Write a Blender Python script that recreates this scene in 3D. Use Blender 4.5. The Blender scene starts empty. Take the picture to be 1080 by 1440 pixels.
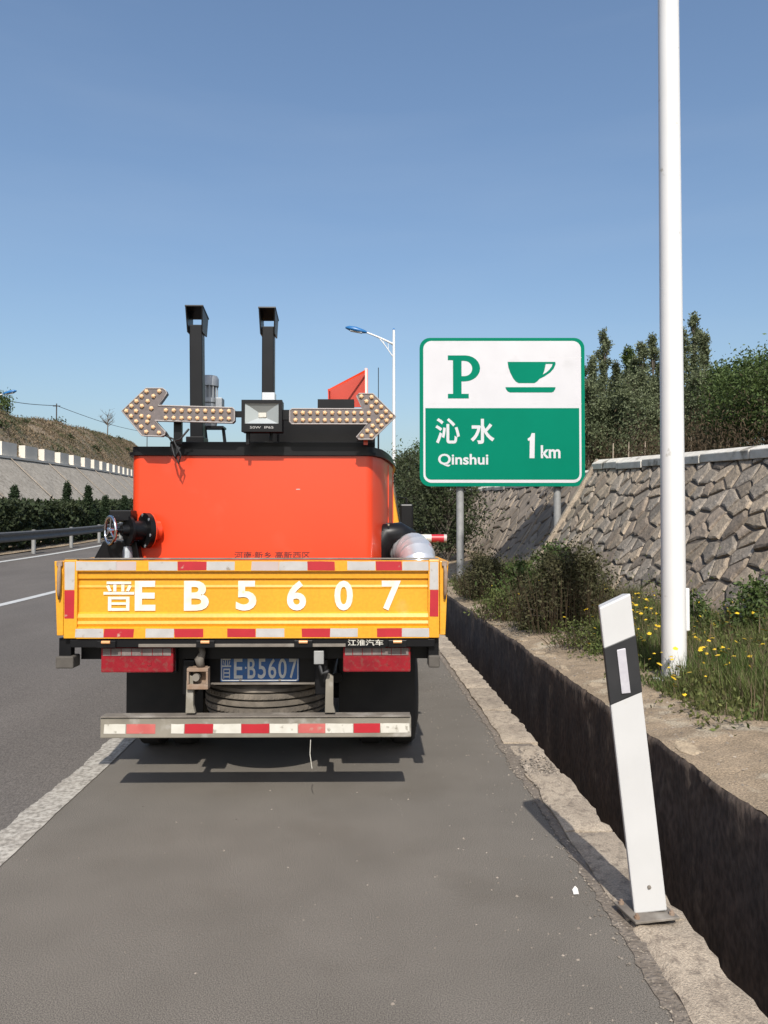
import bpy, math, random
from mathutils import Vector, Matrix, noise
R = math.radians
S = bpy.context.scene
C = S.collection
random.seed(7)

# ------------------------------------------------------------------ camera, sky, sun, exposure
CAMH = 1.55
cam_d = bpy.data.cameras.new('camera'); cam = bpy.data.objects.new('camera', cam_d); C.objects.link(cam)
cam_d.sensor_fit = 'VERTICAL'; cam_d.sensor_height = 24.0; cam_d.lens = 18.0
cam_d.clip_end = 6000; cam_d.clip_start = 0.05
cam.location = (0, 0, CAMH); cam.rotation_euler = (R(90 + 1.326), 0, 0)
S.camera = cam
SUN_EL, SUN_DX = 44.0, -0.062
w = bpy.data.worlds.new('World'); S.world = w; w.use_nodes = True
wn = w.node_tree; bg = wn.nodes['Background']
sky = wn.nodes.new('ShaderNodeTexSky'); sky.sky_type = 'NISHITA'; sky.sun_disc = False
sky.sun_elevation = R(SUN_EL); sky.sun_rotation = math.pi + SUN_DX
sky.altitude = 0; sky.air_density = 1.3; sky.dust_density = 2.8; sky.ozone_density = 4.0
# faint streaks of high thin cloud, the same all round the sky
wtc = wn.nodes.new('ShaderNodeTexCoord'); wmp = wn.nodes.new('ShaderNodeMapping'); wmp.inputs['Scale'].default_value = (1.2, 1.2, 7.0); wmp.inputs['Rotation'].default_value = (.05, .12, .3)
wns = wn.nodes.new('ShaderNodeTexNoise'); wns.inputs['Scale'].default_value = 1.6; wns.inputs['Detail'].default_value = 5
wrm = wn.nodes.new('ShaderNodeMapRange'); wrm.inputs['From Min'].default_value = .5; wrm.inputs['From Max'].default_value = .8; wrm.inputs['To Max'].default_value = .07
wmx = wn.nodes.new('ShaderNodeMix'); wmx.data_type = 'RGBA'; wmx.inputs[7].default_value = (4.2, 4.7, 5.3, 1)
wn.links.new(wtc.outputs['Generated'], wmp.inputs['Vector']); wn.links.new(wmp.outputs[0], wns.inputs['Vector']); wn.links.new(wns.outputs['Fac'], wrm.inputs['Value'])
wn.links.new(wrm.outputs[0], wmx.inputs[0]); wn.links.new(sky.outputs[0], wmx.inputs[6]); wn.links.new(wmx.outputs[2], bg.inputs[0]); bg.inputs[1].default_value = 0.148
sl = bpy.data.lights.new('sun', 'SUN'); so = bpy.data.objects.new('sun', sl); C.objects.link(so)
sl.energy = 4.9; sl.angle = R(0.53); sl.color = (1.0, 0.955, 0.88)
ldir = Vector((SUN_DX, 1.0, -math.tan(R(SUN_EL)))).normalized()
so.rotation_euler = ldir.to_track_quat('-Z', 'Y').to_euler(); so.location = (3, -20, 25)
vs = S.view_settings
vs.view_transform = 'Standard'; vs.look = 'None'; vs.exposure = 0.06; vs.gamma = 1.0
S.render.engine = 'CYCLES'
S.cycles.max_bounces = 6; S.cycles.transparent_max_bounces = 6

# ------------------------------------------------------------------ materials
def sock(n, *names):
    for k in names:
        if k in n.inputs: return n.inputs[k]
ALB = .79          # overall reflectance, set against the strength of the sun
def mk(name, c1, c2=None, scale=8.0, rough=0.6, metal=0.0, bump=0.0, bscale=None, rand=0.0, c3=None, thr=(0.5, 0.6), s3=3.0,
       stretch=None, spec=0.5, coat=0.0, island=False, transl=0.0, detail=6.0, speck=0.0, sscale=180.0):
    """noise between c1 and c2; optional blotches of c3; optional per object / per island value shift; optional bump"""
    c1, c2, c3 = [tuple(q * ALB for q in c) if c is not None else None for c in (c1, c2, c3)]
    m = bpy.data.materials.new(name); m.use_nodes = True
    nt = m.node_tree; N = nt.nodes; L = nt.links
    b = N['Principled BSDF']; out = N['Material Output']
    b.inputs['Roughness'].default_value = rough; b.inputs['Metallic'].default_value = metal
    sock(b, 'Specular IOR Level').default_value = spec
    if coat: sock(b, 'Coat Weight').default_value = coat; sock(b, 'Coat Roughness').default_value = 0.15
    tc = N.new('ShaderNodeNewGeometry') if False else N.new('ShaderNodeTexCoord')
    vec = tc.outputs['Object']
    if stretch:
        mp = N.new('ShaderNodeMapping'); mp.inputs['Scale'].default_value = stretch
        L.new(vec, mp.inputs['Vector']); vec = mp.outputs[0]
    def nz(sc, det=detail):
        n = N.new('ShaderNodeTexNoise'); n.inputs['Scale'].default_value = sc; n.inputs['Detail'].default_value = det
        L.new(vec, n.inputs['Vector']); return n.outputs['Fac']
    def ramp(f, a, bb):
        r = N.new('ShaderNodeMapRange'); r.inputs['From Min'].default_value = a; r.inputs['From Max'].default_value = bb
        L.new(f, r.inputs['Value']); return r.outputs[0]
    def mix(f, a, bb):
        x = N.new('ShaderNodeMix'); x.data_type = 'RGBA'
        for s_, v in ((0, f), (6, a), (7, bb)):
            if hasattr(v, 'node'): L.new(v, x.inputs[s_])
            elif s_ == 0: x.inputs[0].default_value = v
            else: x.inputs[s_].default_value = (*v, 1)
        return x.outputs[2]
    col = None
    if c2 is not None:
        col = mix(ramp(nz(scale), 0.3, 0.7), c1, c2)
    if c3 is not None:
        col = mix(ramp(nz(s3), *thr), col if col is not None else c1, c3)
    if speck:
        hs = N.new('ShaderNodeHueSaturation'); L.new(col, hs.inputs['Color'])
        r0 = N.new('ShaderNodeMapRange'); r0.inputs['From Min'].default_value = .36; r0.inputs['From Max'].default_value = .64
        r0.inputs['To Min'].default_value = 1 - speck; r0.inputs['To Max'].default_value = 1 + speck
        L.new(nz(sscale, 3.0), r0.inputs['Value']); L.new(r0.outputs[0], hs.inputs['Value']); col = hs.outputs[0]
    if rand:
        h = N.new('ShaderNodeHueSaturation')
        if col is not None: L.new(col, h.inputs['Color'])
        else: h.inputs['Color'].default_value = (*c1, 1)
        if island:
            g = N.new('ShaderNodeNewGeometry'); rv = g.outputs['Random Per Island']
        else:
            oi = N.new('ShaderNodeObjectInfo'); rv = oi.outputs['Random']
        r = N.new('ShaderNodeMapRange'); r.inputs['To Min'].default_value = 1 - rand; r.inputs['To Max'].default_value = 1 + rand
        L.new(rv, r.inputs['Value']); L.new(r.outputs[0], h.inputs['Value'])
        col = h.outputs[0]
    if col is not None: L.new(col, b.inputs['Base Color'])
    else: b.inputs['Base Color'].default_value = (*c1, 1)
    if bump:
        bp = N.new('ShaderNodeBump'); bp.inputs['Strength'].default_value = bump; bp.inputs['Distance'].default_value = 0.02
        L.new(nz(bscale or scale * 2), bp.inputs['Height']); L.new(bp.outputs[0], b.inputs['Normal'])
    if transl:
        t = N.new('ShaderNodeBsdfTranslucent'); ms = N.new('ShaderNodeMixShader'); ms.inputs[0].default_value = transl
        if col is not None: L.new(col, t.inputs[0])
        else: t.inputs[0].default_value = (*c1, 1)
        L.new(b.outputs[0], ms.inputs[1]); L.new(t.outputs[0], ms.inputs[2]); L.new(ms.outputs[0], out.inputs['Surface'])
    return m

M = {}
M['shoulder'] = mk('asphalt_shoulder', (.160, .143, .121), (.188, .168, .143), 2.3, .92, bump=.13, bscale=210, c3=(.135, .118, .097), thr=(.55, .85), s3=1.7, spec=.25, speck=.48, sscale=230, detail=11)
M['lane'] = mk('asphalt_lane', (.132, .117, .104), (.165, .147, .131), 1.4, .9, bump=.18, bscale=170, c3=(.105, .095, .086), thr=(.55, .8), s3=.7, stretch=(1, .25, 1), spec=.25, speck=.30, sscale=170)
M['paint_worn'] = mk('worn_line_paint', (.58, .54, .47), (.44, .40, .34), 9, .8, c3=(.24, .215, .18), thr=(.40, .66), s3=34, detail=12, speck=.15)
M['paint'] = mk('line_paint', (.62, .62, .6), (.5, .5, .48), 6, .7)
M['kerb'] = mk('kerb_concrete', (.50, .415, .315), (.33, .27, .205), 3.5, .95, bump=.45, bscale=150, c3=(.235, .19, .145), thr=(.50, .70), s3=26, rand=.12, detail=10, speck=.22, sscale=120)
M['kerb_bed'] = mk('kerb_bed', (.16, .13, .10), (.25, .21, .17), 30, .95, bump=.8, bscale=60)
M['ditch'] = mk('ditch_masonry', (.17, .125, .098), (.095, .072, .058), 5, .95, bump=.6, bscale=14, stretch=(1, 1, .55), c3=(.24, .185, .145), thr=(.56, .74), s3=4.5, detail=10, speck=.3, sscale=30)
M['dirt'] = mk('verge_dirt', (.40, .305, .205), (.25, .19, .125), 4.5, .97, bump=.7, bscale=90, c3=(.46, .385, .28), thr=(.58, .66), s3=2.6, detail=10, speck=.28, sscale=85)
M['rim_stone'] = mk('rim_stone', (.47, .37, .25), (.34, .265, .18), 9, .95, bump=.5, bscale=60, rand=.2, speck=.2, sscale=70)
M['soil'] = mk('dark_soil', (.13, .10, .07), (.09, .07, .05), 5, .97, bump=.6)
M['hill'] = mk('dry_hillside', (.24, .185, .122), (.33, .245, .16), .16, .98, bump=.5, bscale=1.2, c3=(.075, .085, .04), thr=(.48, .62), s3=.3)  # dry hill tones, lightened so the base colour stands in for distance haze
M['stone'] = mk('rubble_stone', (.38, .305, .222), (.25, .20, .15), 3.5, .92, bump=.8, bscale=22, rand=.30, c3=(.47, .385, .29), thr=(.56, .72), s3=2.1, speck=.2, sscale=40)
M['stone_grey'] = mk('rubble_stone_grey', (.315, .265, .21), (.205, .175, .142), 4.5, .92, bump=.8, bscale=20, rand=.30, c3=(.40, .345, .285), thr=(.56, .72), s3=2.6, speck=.2, sscale=40)
M['stone_red'] = mk('rubble_stone_brown', (.31, .245, .185), (.205, .165, .128), 4, .92, bump=.8, bscale=20, rand=.28, speck=.2, sscale=40)
M['stone_far'] = mk('rubble_stone_far', (.36, .295, .23), (.26, .215, .17), 3, .93, bump=.5, bscale=12, rand=.22)
M['mortar'] = mk('wall_mortar', (.10, .082, .065), (.15, .12, .095), 8, .97, bump=.6)
M['coping'] = mk('pale_coping', (.80, .76, .68), (.62, .58, .50), 5, .9, bump=.5, bscale=20, c3=(.30, .27, .22), thr=(.58, .68), s3=3)
M['masonry_far'] = mk('far_masonry', (.46, .41, .34), (.34, .30, .245), 1.6, .95, bump=.6, bscale=3, c3=(.26, .225, .18), thr=(.5, .62), s3=6, detail=9)
M['parapet'] = mk('parapet_white', (.84, .78, .68), (.74, .68, .59), .7, .9, rand=.06)
M['galv'] = mk('galvanised_steel', (.15, .145, .14), (.105, .102, .10), 6, .62, .2)  # rail beam: shade on the folded face is put into this dark grey
M['galv_post'] = mk('galvanised_post', (.40, .40, .39), (.31, .31, .30), 7, .6, .2)
M['pole_white'] = mk('white_pole_paint', (.86, .855, .84), (.82, .81, .79), 3, .38, c3=(.55, .52, .46), thr=(.68, .74), s3=8)
M['lamp_blue'] = mk('lamp_blue', (.02, .16, .42), None, rough=.35)
M['lamp_glass'] = mk('lamp_lens', (.6, .62, .62), None, rough=.2)
M['sign_green'] = mk('sign_green', (.0, .215, .128), (.0, .195, .116), .8, .7, spec=.06)
M['sign_white'] = mk('sign_white', (.67, .66, .68), (.61, .60, .62), 1.2, .55, c3=(.57, .56, .57), thr=(.60, .78), s3=1.6, detail=9)
M['sign_seam'] = mk('sign_seam', (.60, .59, .60), (.70, .69, .70), 6, .6)
M['sign_back'] = mk('sign_back', (.4, .41, .42), None, rough=.5, metal=.6)
M['yellow'] = mk('truck_yellow', (.86, .395, .020), (.80, .355, .017), 4, .45, c3=(.70, .42, .10), thr=(.62, .80), s3=5, coat=.1, detail=11, speck=.06, sscale=60)
M['orange'] = mk('tank_orange', (.86, .072, .018), (.80, .058, .014), 1.1, .36, bump=.06, bscale=2.2, coat=.25, c3=(.74, .10, .045), thr=(.60, .82), s3=3.2, detail=10)
M['orange_dull'] = mk('hopper_red', (.62, .050, .020), (.50, .042, .02), 3, .5)
M['black'] = mk('black_paint', (.006, .006, .007), (.011, .011, .012), 5, .38, spec=.25)
M['black_dull'] = mk('black_rubber', (.016, .015, .014), (.03, .027, .024), 6, .8)
M['steel_dirty'] = mk('dirty_steel', (.235, .205, .170), (.145, .125, .105), 9, .75, c3=(.33, .30, .26), thr=(.55, .7), s3=6)
M['bumper'] = mk('bumper_grey', (.30, .27, .215), (.19, .17, .135), 5, .7, c3=(.38, .355, .31), thr=(.55, .7), s3=11)
M['rust'] = mk('rusty_bracket', (.26, .16, .10), (.34, .26, .20), 15, .85)
M['tape_red'] = mk('tape_red', (.52, .022, .035), (.44, .02, .03), 12, .4, c3=(.55, .40, .30), thr=(.66, .74), s3=16)
M['tape_red_faded'] = mk('tape_red_faded', (.60, .16, .14), (.52, .11, .10), 12, .5, c3=(.45, .36, .28), thr=(.58, .68), s3=18)
M['tape_silver'] = mk('tape_silver', (.56, .54, .52), (.47, .45, .43), 14, .45, c3=(.34, .29, .24), thr=(.62, .7), s3=20)
M['tape_pink'] = mk('tape_faded_pink', (.55, .46, .44), (.52, .42, .39), 9, .5, c3=(.60, .42, .2), thr=(.66, .72), s3=14)
M['tape_white'] = mk('tape_white', (.74, .71, .63), (.62, .59, .51), 14, .5, c3=(.36, .33, .27), thr=(.60, .68), s3=22)
M['letter_white'] = mk('stencil_white', (.92, .90, .84), (.88, .78, .58), 18, .6, c3=(.80, .48, .12), thr=(.68, .78), s3=24)
M['letter_dark'] = mk('print_dark', (.10, .012, .012), None, rough=.6)
M['plate_blue'] = mk('plate_blue', (.012, .085, .30), (.02, .12, .34), 9, .4, c3=(.10, .12, .16), thr=(.62, .75), s3=12)
M['plate_white'] = mk('plate_lettering', (.66, .67, .66), (.5, .5, .48), 25, .5)
M['lens_red'] = mk('tail_lens_red', (.36, .012, .022), (.22, .010, .018), 9, .22, c3=(.20, .06, .05), thr=(.5, .75), s3=40, detail=10, coat=.3)
M['lens_clear'] = mk('tail_lens_clear', (.28, .235, .22), (.16, .13, .12), 20, .3)
M['amber'] = mk('amber_marker', (.75, .36, .14), None, rough=.4)
M['chrome'] = mk('chrome', (.82, .82, .83), None, rough=.14, metal=1.0)
M['foil'] = mk('aluminium_duct', (.82, .83, .85), (.74, .75, .77), 5, .30, .6)
M['alu'] = mk('cast_aluminium', (.42, .45, .48), (.34, .36, .38), 12, .5, .5)
M['rubber_dusty'] = mk('dusty_rubber', (.085, .075, .064), (.13, .115, .098), 14, .85)
M['tyre'] = mk('dusty_tyre', (.20, .17, .135), (.11, .095, .078), 14, .9, c3=(.27, .23, .185), thr=(.5, .65), s3=5)
M['tyre_black'] = mk('tyre_rubber', (.02, .019, .018), (.035, .032, .028), 6, .85)
M['led_board'] = mk('arrow_board', (.20, .165, .16), (.13, .11, .105), 40, .5)
M['led_edge'] = mk('arrow_edge', (.42, .38, .36), None, rough=.4)
M['led'] = mk('amber_led', (.95, .66, .40), (.9, .55, .28), 60, .25, coat=.5)
M['flood_glass'] = mk('flood_reflector', (.62, .65, .63), (.5, .53, .52), 4, .28, .6)
M['glass_dark'] = mk('cab_glass', (.02, .025, .03), None, rough=.06)
M['post_white'] = mk('delineator_white', (.66, .655, .645), (.60, .595, .585), 4, .45, c3=(.60, .57, .52), thr=(.68, .86), s3=14, detail=10)
M['post_black'] = mk('delineator_black', (.016, .017, .019), (.026, .026, .028), 8, .5)
M['reflector'] = mk('delineator_reflector', (.52, .50, .54), (.60, .58, .61), 60, .35)
M['paper'] = mk('paper', (.78, .75, .70), None, rough=.8)
M['leaf_green'] = mk('leaf_green', (.065, .105, .028), (.12, .165, .048), 1.5, .6, rand=.45, island=True, transl=.3, spec=.3)
M['leaf_weed'] = mk('leaf_weed', (.085, .13, .035), (.17, .17, .06), 2.5, .65, rand=.45, island=True, transl=.3, spec=.2)
M['leaf_dark'] = mk('leaf_dark', (.045, .060, .026), (.072, .085, .038), 1.2, .65, rand=.45, island=True, transl=.22, spec=.25)
M['leaf_poplar'] = mk('leaf_poplar', (.13, .16, .082), (.20, .225, .12), 1.0, .6, rand=.45, island=True, transl=.3, spec=.3)
M['leaf_brown'] = mk('leaf_brown', (.070, .052, .032), (.105, .075, .045), 1.6, .75, rand=.4, island=True, transl=.2, spec=.2)
M['scrub'] = mk('hill_scrub_leaf', (.165, .130, .085), (.27, .20, .13), .12, .8, rand=.3, island=True, transl=.15, spec=.1, c3=(.10, .105, .055), thr=(.5, .62), s3=.35)  # brown scrub, its leaf tone lifted too to carry the distance haze
M['leaf_bush'] = mk('leaf_bush', (.055, .062, .027), (.095, .085, .042), 2.5, .7, rand=.45, island=True, transl=.2, spec=.2)
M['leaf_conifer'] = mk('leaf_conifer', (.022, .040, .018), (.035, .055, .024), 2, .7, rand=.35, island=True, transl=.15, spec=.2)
M['hedge'] = mk('hedge_leaf', (.028, .044, .018), (.055, .070, .030), .9, .65, rand=.45, island=True, transl=.2, spec=.25)
M['grass'] = mk('grass_blade', (.10, .165, .038), (.20, .215, .075), 1.3, .7, rand=.4, island=True, transl=.35, spec=.2)
M['dry_stem'] = mk('dry_stem', (.22, .155, .095), (.15, .11, .07), 2, .85, rand=.3, island=True)
M['flower'] = mk('yellow_petal', (.80, .52, .02), None, rough=.6, rand=.2, island=True)
M['bark'] = mk('bark', (.105, .085, .065), (.16, .135, .11), 14, .95, bump=.5)
M['gravel'] = mk('loose_gravel', (.34, .29, .235), (.16, .135, .11), 4, .95, rand=.45, island=True)
M['cable'] = mk('cable_black', (.015, .015, .016), None, rough=.6)
M['wood_pole'] = mk('timber_pole', (.06, .05, .045), None, rough=.9)

# ------------------------------------------------------------------ mesh helpers
class B:
    def __init__(s): s.v = []; s.f = []
    def box(s, x0, x1, y0, y1, z0, z1):
        i = len(s.v)
        s.v += [(x, y, z) for z in (z0, z1) for y in (y0, y1) for x in (x0, x1)]
        s.f += [tuple(i + k for k in q) for q in ((0, 2, 3, 1), (4, 5, 7, 6), (0, 1, 5, 4), (2, 6, 7, 3), (0, 4, 6, 2), (1, 3, 7, 5))]
        return s
    def tube(s, pts, rad, n=10, cap=True):
        pts = [Vector(p) for p in pts]
        if not isinstance(rad, (list, tuple)): rad = [rad] * len(pts)
        base = len(s.v); up = None
        for k, p in enumerate(pts):
            t = (pts[min(k + 1, len(pts) - 1)] - pts[max(k - 1, 0)]).normalized()
            if up is None:
                up = Vector((0, 0, 1)) if abs(t.z) < .9 else Vector((0, 1, 0))
            a = t.cross(up).normalized(); up = a.cross(t).normalized()
            for j in range(n):
                an = 2 * math.pi * j / n
                s.v.append(tuple(p + (a * math.cos(an) + up * math.sin(an)) * rad[k]))
        for k in range(len(pts) - 1):
            for j in range(n):
                a0 = base + k * n + j; a1 = base + k * n + (j + 1) % n
                s.f.append((a0, a1, a1 + n, a0 + n))
        if cap:
            s.f.append(tuple(base + j for j in reversed(range(n))))
            e = base + (len(pts) - 1) * n
            s.f.append(tuple(e + j for j in range(n)))
        return s
    def lathe(s, o, ax, prof, n=24, close=False):
        """prof: (distance along axis, radius)"""
        o = Vector(o); ax = Vector(ax).normalized()
        u = ax.cross(Vector((0, 0, 1)) if abs(ax.z) < .9 else Vector((0, 1, 0))).normalized(); v = ax.cross(u)
        base = len(s.v); m = len(prof)
        for (d, r) in prof:
            for j in range(n):
                a = 2 * math.pi * j / n
                s.v.append(tuple(o + ax * d + (u * math.cos(a) + v * math.sin(a)) * r))
        for k in range(m if close else m - 1):
            for j in range(n):
                a0 = base + k * n + j; a1 = base + k * n + (j + 1) % n
                b0 = base + ((k + 1) % m) * n + j; b1 = base + ((k + 1) % m) * n + (j + 1) % n
                s.f.append((a0, a1, b1, b0))
        if not close:
            s.f.append(tuple(base + j for j in reversed(range(n))))
            e = base + (m - 1) * n
            s.f.append(tuple(e + j for j in range(n)))
        return s
    def prism(s, poly, a, b, f):
        """poly of 2d points, extruded from a to b; f(p, q, w) -> xyz"""
        i = len(s.v); n = len(poly)
        s.v += [f(p, q, a) for p, q in poly] + [f(p, q, b) for p, q in poly]
        s.f.append(tuple(i + k for k in range(n))); s.f.append(tuple(i + n + k for k in reversed(range(n))))
        for k in range(n):
            s.f.append((i + k, i + n + k, i + n + (k + 1) % n, i + (k + 1) % n))
        return s
    def plate(s, p0, p1, p2, p3, th):
        """thin slab from a quad"""
        P = [Vector(p) for p in (p0, p1, p2, p3)]
        nn = (P[1] - P[0]).cross(P[3] - P[0]).normalized() * th
        i = len(s.v); s.v += [tuple(p) for p in P] + [tuple(p + nn) for p in P]
        s.f += [tuple(i + k for k in q) for q in ((0, 3, 2, 1), (4, 5, 6, 7), (0, 1, 5, 4), (1, 2, 6, 5), (2, 3, 7, 6), (3, 0, 4, 7))]
        return s
    def mesh(s, name, mat, smooth=False):
        me = bpy.data.meshes.new(name); me.from_pydata(s.v, [], s.f); me.update()
        import bmesh as _b
        bm = _b.new(); bm.from_mesh(me); _b.ops.recalc_face_normals(bm, faces=bm.faces); bm.to_mesh(me); bm.free()
        if mat: me.materials.append(M[mat] if isinstance(mat, str) else mat)
        if smooth:
            me.polygons.foreach_set('use_smooth', [True] * len(me.polygons))
        return me
    def build(s, name, mat, parent=None, bevel=0, smooth=False, auto=None):
        o = bpy.data.objects.new(name, s.mesh(name, mat, smooth)); C.objects.link(o)
        if parent is not None: o.parent = parent
        if bevel:
            md = o.modifiers.new('bevel', 'BEVEL'); md.width = bevel; md.segments = 2; md.limit_method = 'ANGLE'; md.angle_limit = R(40)
        if auto is not None:
            o.data.polygons.foreach_set('use_smooth', [True] * len(o.data.polygons))
            o.data.set_sharp_from_angle(angle=R(auto))
        return o
def rawmesh(name, v, f, mat, parent=None, smooth=False):
    me = bpy.data.meshes.new(name); me.from_pydata(v, [], f); me.update(); me.materials.append(M[mat])
    if smooth: me.polygons.foreach_set('use_smooth', [True] * len(me.polygons))
    o = bpy.data.objects.new(name, me); C.objects.link(o)
    if parent is not None: o.parent = parent
    return o
def empty(name, loc=(0, 0, 0), rz=0.0):
    o = bpy.data.objects.new(name, None); C.objects.link(o); o.location = loc; o.rotation_euler = (0, 0, rz); o.empty_display_size = .2
    return o
def tag(o, label=None, cat=None, group=None, kind=None):
    if label: o['label'] = label
    if cat: o['category'] = cat
    if group: o['group'] = group
    if kind: o['kind'] = kind
    return o
def share(src, parent, loc):
    c = src.copy(); C.objects.link(c); c.parent = parent; c.location = loc; return c
def flat2d(name, loops, th, mat, parent, place):
    """filled 2d outline with holes (even-odd), thickness th; place: Matrix taking (x right, y up, z towards viewer) to parent space"""
    cu = bpy.data.curves.new(name, 'CURVE'); cu.dimensions = '2D'; cu.fill_mode = 'BOTH'; cu.extrude = th / 2
    for lp in loops:
        sp = cu.splines.new('POLY'); sp.points.add(len(lp) - 1); sp.use_cyclic_u = True
        for k, (x, y) in enumerate(lp): sp.points[k].co = (x, y, 0, 1)
    return _curve_to(cu, name, mat, parent, place)
def _curve_to(cu, name, mat, parent, place, fit=None):
    t = bpy.data.objects.new('tmp', cu); C.objects.link(t)
    bpy.context.view_layer.update()
    me = bpy.data.meshes.new_from_object(t.evaluated_get(bpy.context.evaluated_depsgraph_get()))
    bpy.data.objects.remove(t); bpy.data.curves.remove(cu)
    if fit:
        x0, x1, y0, y1 = fit
        xs = [v.co.x for v in me.vertices]; ys = [v.co.y for v in me.vertices]
        a, b_, c, d = min(xs), max(xs), min(ys), max(ys)
        for v in me.vertices:
            v.co.x = x0 + (v.co.x - a) / (b_ - a) * (x1 - x0); v.co.y = y0 + (v.co.y - c) / (d - c) * (y1 - y0)
    me.transform(place); me.materials.clear(); me.materials.append(M[mat]); me.name = name
    o = bpy.data.objects.new(name, me); C.objects.link(o)
    if parent is not None: o.parent = parent
    return o
def text(name, body, fit, th, mat, parent, place, bold=0.0):
    cu = bpy.data.curves.new(name, 'FONT'); cu.body = body; cu.extrude = th / 2 if th else 0; cu.offset = bold; cu.resolution_u = 4
    return _curve_to(cu, name, mat, parent, place, fit)
FACE = lambda y: Matrix(((1, 0, 0, 0), (0, 0, -1, y), (0, 1, 0, 0), (0, 0, 0, 1)))    # x right, y up, looking at -Y side, at depth y
def arc(cx, cy, rx, ry, a0, a1, n=10):
    return [(cx + rx * math.cos(R(a0 + (a1 - a0) * k / n)), cy + ry * math.sin(R(a0 + (a1 - a0) * k / n))) for k in range(n + 1)]
def rrect(x0, x1, y0, y1, r, n=6):
    return arc(x1 - r, y1 - r, r, r, 0, 90, n) + arc(x0 + r, y1 - r, r, r, 90, 180, n) + arc(x0 + r, y0 + r, r, r, 180, 270, n) + arc(x1 - r, y0 + r, r, r, 270, 360, n)

# ------------------------------------------------------------------ the lie of the road: u = metres right of the camera, s = metres ahead
def off(s):
    a = min(s, 80.0)
    return -.022 * s - (a * a / 832 if s > 0 else 0) - (max(s - 80, 0) * 80 / 416)
def grade(s):
    if s < 6: return 0.0
    if s < 46: return .0006 * (s - 6) ** 2
    return .96 + .048 * (s - 46) if s < 150 else 5.95 + .01 * (s - 150)
def road_z(u, s):
    return grade(s) + (.06 * (-1.9 - u) if u < -1.9 else 0)
def W(u, s, z): return (u + off(s), s, z)
def nz(x, y, z=0.0): return noise.noise(Vector((x, y, z)))
def srange(a, b, d): 
    n = max(1, int(round((b - a) / d))); return [a + (b - a) * k / n for k in range(n + 1)]
def sheet(name, us, ss, zf, mat, kind='structure', parent=None, jit=None, smooth=True):
    v = []; f = []
    for s in ss:
        for k, u in enumerate(us):
            uu = u + (jit(k, s) if jit else 0)
            v.append(W(uu, s, zf(uu, s)))
    n = len(us)
    for a in range(len(ss) - 1):
        for b in range(n - 1):
            f.append((a * n + b, a * n + b + 1, (a + 1) * n + b + 1, (a + 1) * n + b))
    o = rawmesh(name, v, f, mat, parent, smooth)
    if kind: o['kind'] = kind
    return o

SS = srange(-12, 6, 1) + srange(7, 60, 1) + srange(62, 160, 4)
KIN = 1.02                     # asphalt edge, kerb from here to KOUT
KOUT = 1.26
sheet('road_shoulder', [-1.78, -.5, KIN + .05], SS, lambda u, s: road_z(u, s), 'shoulder')
sheet('road', [-10.9, -9, -6, -3, -1.9, -1.78], SS, lambda u, s: road_z(u, s) if u > -10.8 else road_z(u, s) - .01, 'lane')
ground_us = [-900, -400, -220, -120, -80, -60, -48, -40, -34, -30, -27, -25, -23.5, -22, -20.8, -19.8, -19.0]
def ztop(s): return 5.75 + .047 * (s - 45) if s > 20 else 4.57
def hill_z(u, s):
    n = -18.6 - u
    r = 9.2 * (1 - math.exp(-n / 4.2))
    if n > 5: r -= (min(n, 22) - 5) * .43
    if n > 22: r -= (min(n, 120) - 22) * .09
    q = max(0, min(1, (s - 50) / 80)); r *= .70 + .36 * q * q * (3 - 2 * q)
    k = .75 * nz(u * .11, s * .09) + .35 * nz(u * .35, s * .3, 4)
    return ztop(min(s, 260)) - .35 + r + k * min(1, n / 4)
hill_us = ground_us[:6] + srange(-54, -18.85, .9)
sheet('hillside', hill_us, srange(-40, 20, 6) + srange(22, 150, 1.6) + [160, 180, 210, 260, 340, 460, 700], hill_z, 'hill')
# base land under everything, out to the horizon
sheet('ground', [-900, -200, -60, -19, -14.3, -13.9, -10.8, -10.7, .9, 1.0, 1.1, 4.5, 6, 60, 400, 1500], srange(-40, 160, 5) + [200, 300, 500, 900],
      lambda u, s: grade(s) + (.38 if -14.4 < u < -10.75 else (-.6 if u < -10 else (-1.3 if u > .95 else -.25))), 'soil')
sheet('median_ground', [-14.4, -13, -11.6, -10.85], srange(-10, 150, 2.5), lambda u, s: grade(s) + .06 * (10.85 - 1.9) + .02 + .05 * nz(u, s), 'dirt')

# painted lines
def stripe(name, u0, u1, s0, s1, mat, label):
    return tag(sheet(name, [u0, u1], srange(s0, 12, .03) + srange(12.5, s1, 1.0), lambda u, s: road_z(u, s) + .005, mat,
               jit=lambda k, s: (.020 * nz(s * 1.3, 60) + .018 * nz(s * 6, 61) + .016 * nz(s * 21, 62)) * (1 if k == 0 else .25)), label)
stripe('edge_line', -1.85, -1.67, 1.5, 60, 'paint_worn', 'worn dusty white edge line beside the shoulder')
sheet('road_edge_line', [-9.98, -9.80], SS[10:], lambda u, s: road_z(u, s) + .005, 'paint')
for k in range(9):
    a = -8.2 + 15 * k + 4.6
    sheet('lane_dash', [-6.07, -5.92], srange(a, a + 8.6, 1), lambda u, s: road_z(u, s) + .005, 'paint')

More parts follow.
